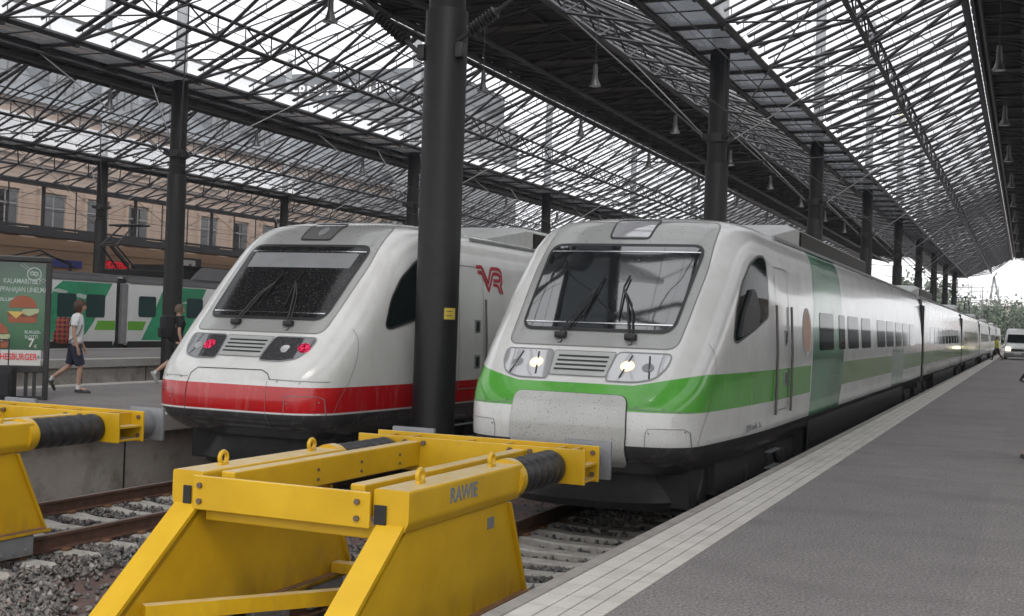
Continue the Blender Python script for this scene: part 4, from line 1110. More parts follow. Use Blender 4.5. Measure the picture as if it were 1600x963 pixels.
# ------------------------------------------------------------ commuter train, far left
def commuter():
    t = thing('commuter_train', 'white and green commuter train far left beyond the low concrete platform wall', 'train', (-35.2, 0, 0))
    sec = [(-1.5,.10),(-1.6,.3),(-1.6,2.58),(-1.5,2.70),(-1.2,2.86),(1.2,2.86),(1.5,2.70),(1.6,2.58),(1.6,.3),(1.5,.10)]
    def gp(y0, y1): return pbr('x', (.66, .66, .65), .3)
    bodies = []
    for y0, y1 in ((12, 38.15), (38.85, 64)):
        m = MB(); m.prism(sec, 'y', y0, y1); b = m.build('carriage', M['white_gloss'], t, True); bodies.append(b)
        r = MB(); r.box(-1.35,1.35,y0,y1,2.862,2.95); r.box(1.45,1.63,y0,y1,2.64,2.84); r.build('roof', M['roof_dark'], b)
        u = MB(); u.box(-1.5,1.5,y0+.1,y1-.1,-.6,.098); u.box(1.5,1.58,y0+.1,y1-.1,-.1,.28); u.build('underframe', M['dark'], b)
    g = MB(); g.box(-1.45,1.45,38.15,38.85,-.2,2.8); g.build('gangway', M['gangway'], t)
    dc = MB(); dc.bbox(1.3,1.62,38.5,38.8,.15,2.6,.03); dc.build('gangway_panel', M['office'], t)
    def side(poly, mat, name, par, off=.006, r=.05):
        o = dens(rounded(poly, r, 4), .3); m = MB(); m.prism([(y, z) for y, z in o], 'x', 1.6+off-.01, 1.6+off); return m.build(name, mat, par)
    sw = M['green_swoosh']; A, B = bodies
    side([(34.5,.31),(34.5,1.25),(34.58,1.85),(34.8,2.28),(35.2,2.56),(37.9,2.56),(37.6,2.1),(36.9,1.0),(36.5,.55),(36.05,.31)], sw, 'livery_swoosh', A)
    side([(36.97,.71),(37.15,1.08),(38.13,1.08),(38.13,.71)], M['green_band'], 'livery_band', A, .006, .01)
    side([(28.0,.31),(29,2.3),(31.8,2.3),(30.4,.31)], sw, 'livery_swoosh', A)
    for a, b in ((34.96,35.94),(36.47,37.51),(31.0,32.4),(28,29.4),(25,26.4)): 
        w = side([(a,1.2),(b,1.2),(b,2.1),(a,2.1)], M['win_teal'], 'window', A, .016, .12)
    side([(38.88,.71),(39.78,.71),(39.98,1.08),(38.88,1.08)], M['green_band'], 'livery_band', B, .006, .01)
    side([(39.72,.31),(40.3,1.18),(40.9,2.3),(41.15,2.56),(43.9,2.56),(43.6,2.1),(42.8,.6),(42.6,.31)], sw, 'livery_swoosh', B)
    side([(49,.31),(49.8,2.3),(53,2.3),(52,.31)], sw, 'livery_swoosh', B)
    for a, b in ((39.48,40.55),(42.55,43.66),(45.6,46.9),(48.2,49.5),(51,52.3)): side([(a,1.26),(b,1.26),(b,2.12),(a,2.12)], M['win_teal'], 'window', B, .016, .12)
    for b, ys in ((A, ((34.5,2.15),(35.6,2.0))), (B, ((41.0,2.1),(42.2,1.9)))):
        for yy, zz in ys:
            side([(yy,zz),(yy+.5,zz+.12),(yy+1.0,zz+.02),(yy+.8,zz-.10),(yy+.45,zz-.03)], M['green_text'], 'livery_cloud', b, .010, .02) 
    eq = MB()
    for q in ((-1.1,1.1,33.0,33.9,2.95,3.2,.05), (-1.0,1.0,40.2,42.0,2.96,3.25,.05)): bb = MB(); bb.bbox(*q); bb.build('equipment_box', M['dark'], A)
    for y in (34.2, 35.4, 36.4, 39.7): eq.tube((.8,y,2.9), (.8,y,3.3), .06, 8)
    eq.path([(.8,34.2,3.3),(.8,35.0,3.55),(.8,36.4,3.3)], .03); eq.path([(0.3,33.4,3.3),(0.6,35.0,3.7),(.9,36.6,3.1)], .03)
    eq.build('roof_equipment', M['dark'], A)
    e2 = MB(); e2.box(-1.2,1.2,42.2,47.0,2.96,3.5); e2.prism([(43.2,2.96),(43.9,3.52),(55,3.52),(55,2.96)], 'x', 1.22, 1.40, 1); e2.box(-1.3,1.3,42.3,55,3.5,3.56)
    e2.build('roof_fairing', [M['dark'], M['roof_dark']], B)
    p = MB(); p.path([(-.5,40.5,3.3),(-.5,39.5,4.2),(-.3,40.5,5.1)], .04); p.path([(.5,40.5,3.3),(.3,39.5,4.2),(.3,40.5,5.1)], .04)
    p.beam((0,40.6,3.4), (0,39.5,4.2), .12, .12); p.tube((-.9,40.4,5.12), (.9,40.4,5.12), .05); p.tube((-.9,40.8,5.12), (.9,40.8,5.12), .05); p.tube((-.5,39.5,4.2), (.5,39.5,4.2), .03)
    p.build('pantograph', M['steel'], B)
M['roof_dark'] = pbr('dark grey train roof', (.13, .13, .135), .6, 0, .2, 1.)
M['green_swoosh'] = pbr('emerald livery', (.02, .23, .11), .3, 0, .35, .8, coat=.4)
M['green_band'] = pbr('leaf green livery', (.10, .30, .03), .3, 0, .1, 1., coat=.4)
M['office'] = pbr('mid grey', (.17, .17, .175), .6)
commuter()

# ------------------------------------------------------------ left buildings
def screen_wall():
    t = thing('screen_wall', 'dark framed glazed screen wall running along the far left under the roofs', 'screen wall', (-54.6, 0, 0))
    y0, y1 = 30, 150
    m = MB(); m.box(-.2,.2,y0,y1,8.75,9.0); m.box(-.9,.5,y0,y1,5.75,6.15); m.box(-.2,.25,y0,y1,6.25,6.36)
    for k in range(30): m.box(.3,.36,y0+k*4,y0+k*4+2.2,5.9,6.3)
    m.build('beam', M['steel'], t)
    u = MB()
    for k in range(45): 
        y = 33.6+k*1.36*2 if 0 else 31.0+k*2.71; w = .16 if k % 3 == 0 else .06
        u.box(-w/2-.02,w/2-.02,y-w/2,y+w/2,6.15,8.76)
    u.build('mullion', M['steel'], t)
    w = MB()
    for z in (6.9, 7.6, 8.2): w.tube((.1,y0,z), (.1,y1,z), .012, 4)
    for k in range(15): y = 31+k*8.13; w.tube((.1,y,8.7), (.1,y+5.4,6.4), .02, 4); w.tube((.1,y+8.1,8.7), (.1,y+2.7,6.4), .02, 4)
    w.build('bracing', M['steel'], t)
    g = MB(); g.add([(0,y0,6.36),(0,y1,6.36),(0,y1,8.75),(0,y0,8.75)], [(0,1,2,3)]); g.build('glass_pane', M['wall_glass'], t)
screen_wall()
def wing():
    t = thing('station_wing', 'low ochre station wing behind the commuter train, with lit signs on its wall', 'building', (-56.2, 0, 0))
    m = MB(); m.box(-5,0,20,160,-1.05,5.75)
    for z in (4.35, 5.1): m.box(-.002,.012,20,160,z,z+.02,1)
    m.build('wall', [M['stucco'], M['dark']], t)
    d = MB(); d.box(0,.05,70.2,72.6,.1,5.4); d.build('door_frame', M['steel'], t)
    p = MB(); p.box(.055,.08,70.4,71.9,4.3,5.25); p.build('poster', M['poster_white'], t)
    q = MB(); q.lathe([(0,-.01),(.16,-.01),(.16,.01),(0,.01)], 16, (.085, 71.3, 4.86), 'x'); q.path([(.09,71.0,4.75),(.09,71.1,4.5),(.09,71.5,4.5),(.09,71.65,4.8)], .05); q.build('print', M['bolt'], p and t)
    # small openings along the wall
    for y in (60, 78, 90, 104): w = MB(); w.box(0,.06,y,y+3,1,3.6); w.build('window', M['win_bldg'], t)
wing()
def right_wing():
    t = thing('station_wing', 'long sandstone station wing to the right of the tracks, outside the picture', 'building', (32, 0, 0))
    m = MB(); m.box(0,10,-10,200,-1.05,11); m.build('wall', M['sand'], t)
    w = MB()
    for k in range(24): w.box(-.05,0,-6+k*8,-3+k*8,1.2,4.2); w.box(-.05,0,-6+k*8,-3+k*8,6,8.6)
    tag(w.build('window', M['win_bldg'], t), kind='stuff')
right_wing()
s1 = thing('wall_sign', 'dark blue sign board on the ochre wall, left of the red sign', 'sign', (-56.1, 58.8, 4.3))
m = MB(); m.bbox(0,.12,-1.2,1.5,-.26,.22,.02); m.build('board', M['blue_sign'], s1)
s2 = thing('wall_sign', 'red lettered sign on the ochre wall, right of a dark column', 'sign', (-56.1, 63.5, 4.42))
q = text_mesh('HOOTEX', .62, frame_mtx((.06,0,0), (0,1,0), (0,0,1)), .04, 1., .03, sx=.85); q.build('lettering', M['red_sign'], s2)
m = MB(); m.box(-.02,.01,-1.3,1.3,-.34,.32); m.build('board', pbr('dark red board', (.16,.01,.02), .5), s2)

def sandstone():
    t = thing('sandstone_building', 'tall sandstone building with grey slate roof behind the glazed screen wall', 'building', (-62.3, 0, 0))
    m = MB(); m.box(-16,0,25,112,-1.05,15.4)
    for z in (10.9, 11.2, 15.0): m.box(0,.18,25,112,z,z+.16)
    for k in range(14):
        y = 27.2+k*6.45
        m.box(0,.10,y-.5,y+.5,6.0,10.85)
    m.build('wall', M['sand'], t)
    lines = MB()
    for z in np.arange(6.2, 15, .42): lines.box(-.01,.004,25,112,float(z),float(z)+.02)
    lines.build('joint', M['seam'], t)
    for k in range(20):
        y = 28.5+k*4.3
        for z0, z1 in ((6.5, 9.25), (11.9, 14.2)):
            f = MB(); f.box(0.02,.09,y,y+2.2,z0,z1); f.box(.09,.12,y+1.05,y+1.15,z0,z1); f.box(.09,.12,y,y+2.2,z0+1.8,z0+1.88); w = f.build('window', M['frame_grey'], t)
            sr = MB(); sr.box(0,.22,y-.22,y-.02,z0-.1,z1+.1); sr.box(0,.22,y+2.22,y+2.42,z0-.1,z1+.1); sr.box(0,.26,y-.3,y+2.5,z1+.1,z1+.3); sr.box(0,.3,y-.3,y+2.5,z0-.25,z0-.1); sr.build('surround', M['sand'], w)
            g = MB(); g.box(.092,.10,y+.08,y+1.04,z0+.08,z0+1.79); g.box(.092,.10,y+1.16,y+2.12,z0+.08,z0+1.79); g.box(.092,.1,y+.08,y+2.12,z0+1.89,z1-.08); g.build('pane', M['win_bldg'], w)
    r = MB(); r.prism([(.3,15.4),(-4.0,18.9),(-12,18.9),(-16.3,15.4)], 'y', 25, 112); r.build('roof', M['slate'], t)
    for k in range(7):
        y = 52+k*6.1
        f = MB(); f.box(-4.0,-1.2,y,y+3.4,15.9,18.3); f.build('dormer', M['slate'], t)
        for j in range(4): q = MB(); q.box(-1.2,-1.1,y+.25+j*.8,y+.85+j*.8,16.2,18.0); q.build('pane', M['frame_grey'], t)
sandstone()
def offices():
    t = thing('office_building', 'grey office block with white lettering seen through the roof glass', 'building', (-67, 112, 0))
    m = MB(); m.box(-13,10.5,0,20,-1.05,24.4); m.box(-12.3,9.7,-.3,.0,22.2,22.5,1)
    m.build('wall', [M['office'], M['frame_grey']], t)
    c = MB(); c.box(-12,9.5,.3,18,24.4,28.1); c.build('parapet', M['slate'], t)
    for i in range(6):
        for j in range(5): w = MB(); w.box(-12+i*3.7,-10+i*3.7,-.06,0,4+j*3.6,6.3+j*3.6); w.build('window', M['win_bldg'], t)
    s = MB(); s.box(-9,7,-.2,.1,24.9,27.3); s.build('sign_board', M['slate'], t)
    q = text_mesh('ERNST & YOUNG', 1.75, frame_mtx((-1.3,-.28,26.0), (1,0,0), (0,0,1)), .05, 1.02, .02, sx=.98); q.build('lettering', M['sign_white'], t)
M['office'] = pbr('office grey stone', (.24, .245, .25), .7, 0, .12, .4); M['sign_white'] = pbr('white sign letters', (.85, .85, .85), .5)
offices()
for i, (x, y, w, d, h, lab) in enumerate([(-40, 190, 12, 14, 22, 'pale grey tower block behind the roofs, right of the office block'), (-95, 150, 16, 16, 34, 'tall pale tower farthest left above the roofs')]):
    t = thing('tower_block', lab, 'building', (x, y, 0)); m = MB(); m.box(-w/2,w/2,0,d,-1.05,h); m.box(-w/3,w/4,2,d-2,h,h+1.5); m.build('wall', M['office'], t)
    for a in range(4):
        for b in range(int(h/3.5)-1): q = MB(); q.box(-w/2+1+a*(w-2)/4,-w/2+1+a*(w-2)/4+1.5,-.05,0,2+b*3.5,4+b*3.5); q.build('window', M['win_bldg'], t)

# ------------------------------------------------------------ advertising panel and suitcase
ad = thing('advertising_panel', 'illuminated green burger advertisement panel at the left edge of the second platform', 'advert', (-15.24, 15.72, 0), math.radians(42))
# local: x along panel (0 = right post, negative to the left), y depth
m = MB(); m.bbox(-.09,.0,-.09,.09,0,2.40,.012); m.bbox(-1.50,-1.41,-.09,.09,0,2.40,.012); m.bbox(-1.5,.0,-.1,.1,2.32,2.42,.02); m.bbox(-1.42,-.08,-.08,.08,.46,.58,.01); m.build('frame', M['skirt'], ad)
m = MB(); m.box(-1.40,-.095,-.05,.05,.84,2.31); m.build('poster', M['poster'], ad); po = ad.children[-1]
m = MB(); m.box(-1.40,-.13,-.056,.05,.58,.838); m.build('brand_band', M['poster_white'], ad)
FM = lambda x, z, d=-.058: frame_mtx((x, d, z), (1,0,0), (0,0,1))
text_mesh('HESBURGER', .15, FM(-.48,.72,-.062), .002, 1.0, .002, sx=.72).build('lettering', M['red_text'], ad)
text_mesh('★', .08, FM(-.17,.72,-.062), .002).build('star', M['dark_text'], ad)
for body, x, z, s in (('KALAMARITISET', -.46, 1.99, .12), ('RAPPAHAJAN UNELMAT', -.46, 1.85, .12), ('PARLUMB', -.72, 1.68, .09), ('BURGER-', -.27, 1.14, .075), ('SLOTTI', -.29, 1.06, .075)):
    text_mesh(body, s, FM(x, z), .002, .95, .001, sx=.72 if len(body) > 10 else .9).build('lettering', M['green_text'], po)
text_mesh('7', .20, FM(-.29,.955), .002, 1, .004).build('price', M['poster_white'], po); text_mesh('€', .08, FM(-.22,.90), .002).build('price', M['poster_white'], po)
# round badge
b = MB(); b.lathe([(.115,-.004),(.115,.004),(.10,.004),(.10,-.004),(.115,-.004)], 28, (-.28,-.06,2.12), 'y'); b.beam((-.50,-.06,2.27), (-.12,-.06,1.98), .006, .02, (0,1,0)); b.beam((-.46,-.06,2.29), (-.08,-.06,2.00), .006, .02, (0,1,0))
for dx in (-.03, .035): b.lathe([(.035,-.004),(.035,.004),(.022,.004),(.022,-.004),(.035,-.004)], 16, (-.285+dx,-.062,2.13), 'y')
b.build('badge', M['green_text'], po)
def burger(cx, cz, s):
    t = MB()
    P = [(cx+s*.26*math.cos(a), cz+s*(.06+.24*math.sin(a))) for a in [i*PI/16 for i in range(17)]]; t.prism(P, 'y', -.062, -.052)
    t.prism(rounded([(cx-s*.25,cz-s*.24),(cx+s*.25,cz-s*.24),(cx+s*.27,cz-s*.12),(cx-s*.27,cz-s*.12)], .03*s, 4), 'y', -.062, -.052)
    t.build('burger_bun', M['bun'], po)
    t = MB(); t.prism(rounded([(cx-s*.28,cz-s*.11),(cx+s*.28,cz-s*.11),(cx+s*.28,cz-s*.02),(cx-s*.28,cz-s*.02)], .03*s, 4), 'y', -.063, -.051); t.build('burger_patty', M['meat'], po)
    t = MB(); t.prism([(cx-s*.28,cz-s*.02),(cx-s*.12,cz-s*.16),(cx+s*.03,cz-s*.02)], 'y', -.066, -.055); t.build('burger_cheese', M['cheese'], po)
    t = MB(); t.prism(rounded([(cx-s*.02,cz-s*.04),(cx+s*.12,cz-s*.11),(cx+s*.30,cz-s*.03),(cx+s*.30,cz+s*.05),(cx,cz+s*.03)], .03*s, 3), 'y', -.067, -.055); t.build('burger_salad', M['salad'], po)
burger(-.44, 1.50, .85); burger(-.86, 1.06, .8)
m = MB()
for x in (-.35, -.22, -.9): m.box(x-.03,x+.03,-.03,.03,0,.46)
m.box(-1.3,-.1,-.05,.05,.0,.06); m.build('support', M['steel'], ad)
sc = thing('suitcase', 'black wheeled suitcase with raised pull handle in front of the burger advertisement', 'suitcase', (-15.30, 14.75, 0), math.radians(25))
m = MB(); m.bbox(-.22,.22,-.13,.13,.06,.60,.04); m.build('shell', M['black_cloth'], sc, True)
m = MB(); m.path([(-.075,.09,.6),(-.075,.09,1.02),(.075,.09,1.02),(.075,.09,.6)], .011, 8); m.build('pull_handle', M['black'], sc, True)
for s in (-1, 1): m = MB(); m.lathe([(0,-.02),(.045,-.02),(.045,.02),(0,.02)], 16, (s*.17,.1,.045), 'x'); m.build('wheel', M['rubber'], sc)
m = MB(); m.bbox(-.18,.18,-.145,-.13,.12,.48,.01); m.build('front_pocket', M['black_cloth'], sc)

# ------------------------------------------------------------ people
def skin_mesh(name, V, E, R, mat, parent, sub=2, flat=False):
    me = bpy.data.meshes.new(name); me.from_pydata(V, E, []); o = bpy.data.objects.new(name, me); COL.objects.link(o)
    sk = o.modifiers.new('s', 'SKIN'); sk.use_smooth_shade = True
    for i, r in enumerate(R):
        r = (r, r) if not isinstance(r, tuple) else r
        me.skin_vertices[0].data[i].radius = r; me.skin_vertices[0].data[i].use_root = (i == 0)
    sb = o.modifiers.new('b', 'SUBSURF'); sb.levels = sub; sb.render_levels = sub
    dg = bpy.context.evaluated_depsgraph_get(); nm = bpy.data.meshes.new_from_object(o.evaluated_get(dg))
    bpy.data.objects.remove(o); nm.name = name; nm.materials.clear(); nm.materials.append(mat)
    nm.polygons.foreach_set('use_smooth', [True]*len(nm.polygons))
    ob = bpy.data.objects.new(name, nm); COL.objects.link(ob); ob.parent = parent; return ob
def chain(parts):
    """parts: list of polylines [(co, r), ...]; joints with equal co are merged"""
    V = []; R = []; E = []; idx = {}
    def vid(c, r):
        k = tuple(round(a, 4) for a in c)
        if k not in idx: idx[k] = len(V); V.append(c); R.append(r)
        return idx[k]
    for pl in parts:
        ids = [vid(c, r) for c, r in pl]
        for a, b in zip(ids, ids[1:]): E.append((a, b))
    return V, E, R
def head_mesh(c, parent, hair, style, sc=1.):
    m = MB(); P = []
    cx, cy, cz = c
    for i in range(15):
        ph = -PI/2+PI*i/14; row = []
        for j in range(20):
            th = 2*PI*j/20; rx, ry, rz = .098, .074, .118
            x = rx*math.cos(ph)*math.cos(th); y = ry*math.cos(ph)*math.sin(th); z = rz*math.sin(ph)
            if z < 0: x *= 1+.35*z/rz*(1 if x < 0 else .25); y *= 1+.25*z/rz
            if x > .05 and abs(y) < .022 and -.045 < z < .012: x += .022*(1-abs(z+.02)/.035 if abs(z+.02) < .035 else 0)   # nose
            if x > .06 and abs(z-.012) < .012 and .02 < abs(y) < .05: x -= .008
            if x > .05 and abs(z+.062) < .012 and abs(y) < .03: x += .005
            row.append((cx+x*sc, cy+y*sc, cz+z*sc))
        P.append(row)
    m.grid(P, closed=True)
    for s in (-1, 1):   # ears
        m.lathe([(0,-.006),(.026,-.006),(.03,0),(.022,.008),(0,.006)], 10, (cx-.005, cy+s*.074, cz-.005), 'y')
    f = m.build('face', M['skin'], parent, True)
    e = MB()
    for s in (-1, 1): e.lathe([(0,-.004),(.009,-.002),(.009,.004),(0,.006)], 8, (cx+.083, cy+s*.032, cz+.012), 'x')
    e.box(cx+.082, cx+.09, cy-.022, cy+.022, cz-.066, cz-.060); e.build('eyes_and_mouth', M['hair_brown'], parent)
    h = MB(); P = []
    n = 14
    for i in range(n):
        ph = PI/2-(PI*.78)*i/(n-1) if style == 'bob' else PI/2-(PI*.60)*i/(n-1); row = []
        for j in range(24):
            th = 2*PI*j/24; g = 1.13 if style == 'bob' else 1.04; front = math.cos(th)
            p = ph
            if front > .35: p = max(ph, (.25 if style == 'bob' else .55)*min(1, (front-.35)*3))
            jit = 1+.02*math.sin(th*7+i)+(.015 if style == 'bob' else .004)*math.sin(th*13+i*2)
            x = .105*g*math.cos(p)*math.cos(th)*jit-.008; y = .08*g*math.cos(p)*math.sin(th)*jit; z = .124*g*math.sin(p)
            row.append((cx+x, cy+y, cz+z+.004))
        P.append(row)
    h.grid(P, closed=True); h.build('hair', hair, parent, True)
def shoe(parent, a, toe, mat):
    """sole along ankle->toe"""
    a = Vector(a); b = Vector(toe); d = (b-a); d.normalize(); heel = a-d*.055; side = Vector((0,1,0)); up = d.cross(side); 
    if up.z < 0: up = -up
    P = []
    for k, (t, w, h) in enumerate([(0,.02,.03),(.02,.034,.075),(.08,.038,.085),(.15,.042,.055),(.21,.046,.045),(.26,.036,.035),(.285,.012,.02)]):
        c = heel+d*t; P.append([c+side*w*math.cos(q)+up*(h*max(0, math.sin(q))-.012*(math.sin(q) < -.1)-.03) for q in [j*2*PI/12 for j in range(12)]])
    m = MB(); m.grid([[tuple(p) for p in r] for r in P], closed=True); m.add([tuple(p) for p in P[0]], [tuple(range(12))]); m.add([tuple(p) for p in P[-1]], [tuple(range(12))])
    m.build('shoe', mat, parent, True)
def person(label, loc, rz, J, cols, style='short', sc=1.):
    t = thing('person', label, 'person', loc, rz); t.scale = (sc,)*3
    g = lambda k: Vector(J[k])
    pel, chest, neck, hd = g('pelvis'), g('chest'), g('neck'), g('head')
    arms = []; legs = []
    for s in ('L', 'R'):
        sh, el, wr = g('sh'+s), g('el'+s), g('wr'+s); hp, kn, an, toe = g('hip'+s), g('kn'+s), g('an'+s), g('toe'+s)
        hdv = (wr-el).normalized(); side = Vector((0, 1 if s == 'L' else -1, 0)); palm = wr+hdv*.075
        arms.append([(chest, .115), (sh, .052), (sh.lerp(el, .5), .044), (el, .036), (el.lerp(wr, .4), .034), (wr, .024), (palm, (.034, .016))])
        for q in range(4):
            o = (q-1.5)*.017; fwd = Vector((1, 0, 0)); L = (.065, .075, .07, .055)[q]
            b0 = palm+fwd*o*.9; arms.append([(palm, (.034, .016)), (b0+hdv*.02, .0085), (b0+hdv*(.02+L*.5)-side*.006, .008), (b0+hdv*(.02+L)-side*.018, .007)])
        arms.append([(wr, .024), (wr+hdv*.03+Vector((.022, 0, 0)), .011), (wr+hdv*.07+Vector((.035, 0, 0))-side*.005, .009)])
        legs.append([(pel, .12), (hp, .082), (hp.lerp(kn, .5), .066), (kn, .050), (kn.lerp(an, .35), .050), (an, .033), (toe, (.036, .022))])
    V, E, R = chain([[(pel, .12), (pel.lerp(chest, .5), .105), (chest, .115), (neck, .052), (hd-Vector((.01, 0, .06)), .05)]]+arms+legs)
    skin_mesh('body', V, E, R, cols['skin'], t)
    head_mesh(hd, t, cols['hair'], style)
    # shirt
    top = [[(pel+Vector((0,0,-.06)), (.165,.185)), (pel+Vector((0,0,.06)), (.16,.18)), (pel.lerp(chest, .5), (.15,.175)), (chest, (.15,.18)), (neck-Vector((0,0,.045)), .09)]]
    for s in ('L', 'R'):
        sh, el = g('sh'+s), g('el'+s); top.append([(chest, (.15,.18)), (sh, .082), (sh.lerp(el, .55), .072), (sh.lerp(el, .62), .072)])
    V, E, R = chain(top); skin_mesh('shirt', V, E, R, cols['shirt'], t)
    low = [[(pel+Vector((0,0,.06)), (.13,.15)), (pel, (.135,.155))]]
    for s in ('L', 'R'):
        hp, kn = g('hip'+s), g('kn'+s); e = hp.lerp(kn, cols.get('leg', .92)); low.append([(pel, (.135,.155)), (hp, .115), (hp.lerp(kn, .5), .108), (e, .10), (e+(e-hp).normalized()*.01, .10)])
        if cols.get('long'): low.append([(e, .085), (kn, .07), (kn.lerp(g('an'+s), .9), .055)])
    V, E, R = chain(low); skin_mesh('trousers' if cols.get('long') else 'shorts', V, E, R, cols['shorts'], t)
    for s in ('L', 'R'):
        an, toe = g('an'+s), g('toe'+s); kn = g('kn'+s)
        shoe(t, an+Vector((0,0,-.035)) if an.z < .12 else an, toe, cols['shoe'])
        k = MB(); k.tube(an-Vector((0,0,.02)), an.lerp(kn, .16), .042, 12); k.build('sock', cols['sock'], t, True)
    return t
def walk(h=1.75, swing=0., back=.0):
    return dict(pelvis=(0,0,.94), chest=(.03,0,1.28), neck=(.05,0,1.475), head=(.075,0,1.60),
        shL=(.02,.18,1.41), shR=(.02,-.18,1.41), elL=(.03,.215,1.12), elR=(-.01,-.22,1.12), wrL=(.13,.21,.87), wrR=(.06,-.225,.86),
        hipL=(-.01,.09,.90), hipR=(.01,-.09,.90), knR=(.12,-.09,.49), anR=(.09,-.09,.09), toeR=(.25,-.09,.045),
        knL=(-.08,.09,.50), anL=(-.42,.09,.24), toeL=(-.34,.09,.10))
J = walk()
p1 = person('person in white T-shirt and navy shorts walking past the advertisement with a red plaid backpack', (-16.24, 17.38, 0), math.radians(38), J,
    dict(skin=M['skin'], hair=M['hair_brown'], shirt=M['tshirt_white'], shorts=M['navy'], shoe=M['shoe'], sock=M['sock']), 'bob')
p2 = person('person in black T-shirt and dark shorts walking behind the red striped train\'s nose', (-16.72, 20.85, 0), math.radians(60), J,
    dict(skin=M['skin'], hair=M['hair_fair'], shirt=M['black_cloth'], shorts=M['black_cloth'], shoe=M['shoe_light'], sock=M['sock']), 'short')
J2 = walk(); J2.update(anL=(-.40,.09,.12), toeL=(-.28,.09,.03), anR=(.30,-.09,.09), toeR=(.46,-.09,.04), knR=(.22,-.09,.5), knL=(-.12,.09,.48))
p3 = person('person leaving past the right edge, dark flat shoe and bare heel nearest to the camera', (.42, 16.95, 0), math.radians(0), J2,
    dict(skin=M['skin'], hair=M['hair_brown'], shirt=M['black_cloth'], shorts=M['black_cloth'], shoe=M['shoe'], sock=M['skin']), 'bob')
p4 = person('person in dark trousers at the right edge, half way to the white van', (.25, 48.6, 0), math.radians(10), J2,
    dict(skin=M['skin'], hair=M['hair_fair'], shirt=M['navy'], shorts=M['black_cloth'], shoe=M['shoe'], sock=M['black_cloth'], long=1), 'short')
p5 = person('person in yellow vest standing beside the far carriages left of the white van', (-2.0, 96.0, 0), math.radians(200), J2,
    dict(skin=M['skin'], hair=M['hair_brown'], shirt=M['hivis'], shorts=M['black_cloth'], shoe=M['shoe'], sock=M['black_cloth'], long=1), 'short')
def backpack(label, loc, rz, mat, strap):
    t = thing('backpack', label, 'backpack', loc, rz)
    m = MB(); m.bbox(-.15,.10,-.18,.18,0,.50,.08); m.build('bag', mat, t, True)
    m = MB(); m.bbox(-.19,-.125,-.12,.12,.03,.24,.03); m.build('pocket', mat, t, True)
    m = MB(); m.bbox(-.145,-.125,-.13,.13,.30,.31,.004); m.build('zip', M['black'], t)
    for s in (-1, 1):
        m = MB(); pts = [(.08,s*.10,.42),(.14,s*.12,.50),(.26,s*.13,.47),(.32,s*.14,.34),(.26,s*.15,.18),(.10,s*.14,.06)]
        for a, b in zip(pts, pts[1:]): m.beam(a, b, .05, .012, (0, 1, 0) if 0 else (0,0,1))
        m.build('strap', strap, t)
bpx = lambda loc, rz, f: (loc[0]+f*math.cos(rz), loc[1]+f*math.sin(rz))
x, y = bpx((-16.24, 17.38), math.radians(38), -.19); backpack('red and black plaid backpack on the person in the white T-shirt', (x, y, .90), math.radians(38), M['plaid'], M['black_cloth'])
x, y = bpx((-16.72, 20.85), math.radians(60), -.17); backpack('black backpack on the person in the black T-shirt', (x, y, .98), math.radians(60), M['black_cloth'], M['black_cloth'])

# ------------------------------------------------------------ van
def van():
    t = thing('van', 'white high roof van with lit headlights facing the camera far down the near platform', 'van', (-.62, 99.7, 0))
    m = MB(); P = []
    # sections front to back: (y, half width low, half width top, z bottom, z hood/top)
    for y, w, wt, z0, z1 in ((0,.86,.82,.28,.62),(.06,.93,.86,.22,.95),(.35,.97,.86,.22,1.12),(.75,.98,.84,.22,1.25),(1.35,.98,.78,.22,2.0),(1.7,.98,.80,.22,2.32),(2.3,.98,.82,.22,2.42),(5.4,.98,.82,.22,2.40),(5.5,.96,.80,.3,2.34)):
        h = z1-z0; P.append([(-w*.96,y,z0),(-w,y,z0+.12),(-w,y,z0+h*.5),(-wt-.02,y,z1-.12*min(1,h)),(-wt*.85,y,z1),(wt*.85,y,z1),(wt+.02,y,z1-.12*min(1,h)),(w,y,z0+h*.5),(w,y,z0+.12),(w*.96,y,z0)])
    m.grid(P, closed=True); m.add(P[0], [tuple(range(10))]); m.add(P[-1], [tuple(range(10))]); m.build('body', M['white_gloss'], t, True)
    w = MB(); w.add([(-.80,.78,1.30),(.80,.78,1.30),(.70,1.33,1.93),(-.70,1.33,1.93)], [(0,1,2,3)]); w.v = [(x, y-.03, z+.02) for x, y, z in w.v]; w.build('windscreen', M['win'], t)
    b = MB(); b.bbox(-.95,.95,-.10,.08,.24,.55,.05); b.build('bumper', M['dark_text'], t, True)
    g = MB(); g.box(-.45,.45,-.03,.02,.66,.84); g.build('grille', M['dark'], t)
    g = MB(); g.box(-.26,.26,-.12,-.10,.42,.53); g.build('number_plate', M['poster_white'], t)
    for s in (-1, 1):
        h = MB(); h.bbox(s*.68-.17,s*.68+.17,-.02,.10,.70,.96,.03); h.build('headlight', M['van_on'] if s < 0 else M['lens'], t)
        mi = MB(); mi.bbox(s*1.12-.09,s*1.12+.09,1.05,1.15,1.25,1.55,.03); mi.beam((s*.95,1.1,1.35), (s*1.1,1.1,1.35), .04, .04); mi.build('mirror', M['black'], t)
        for y in (.85, 4.4):
            k = MB(); k.lathe([(0,-.1),(.30,-.1),(.34,-.06),(.34,.08),(.30,.1),(0,.1)], 24, (s*.88,y,.34), 'x'); wh = k.build('wheel', M['rubber'], t, True)
            k = MB(); k.lathe([(0,.0),(.19,.0),(.19,.02),(0,.03)], 16, (s*.98,y,.34), 'x'); k.build('rim', M['chrome'], wh)
van()

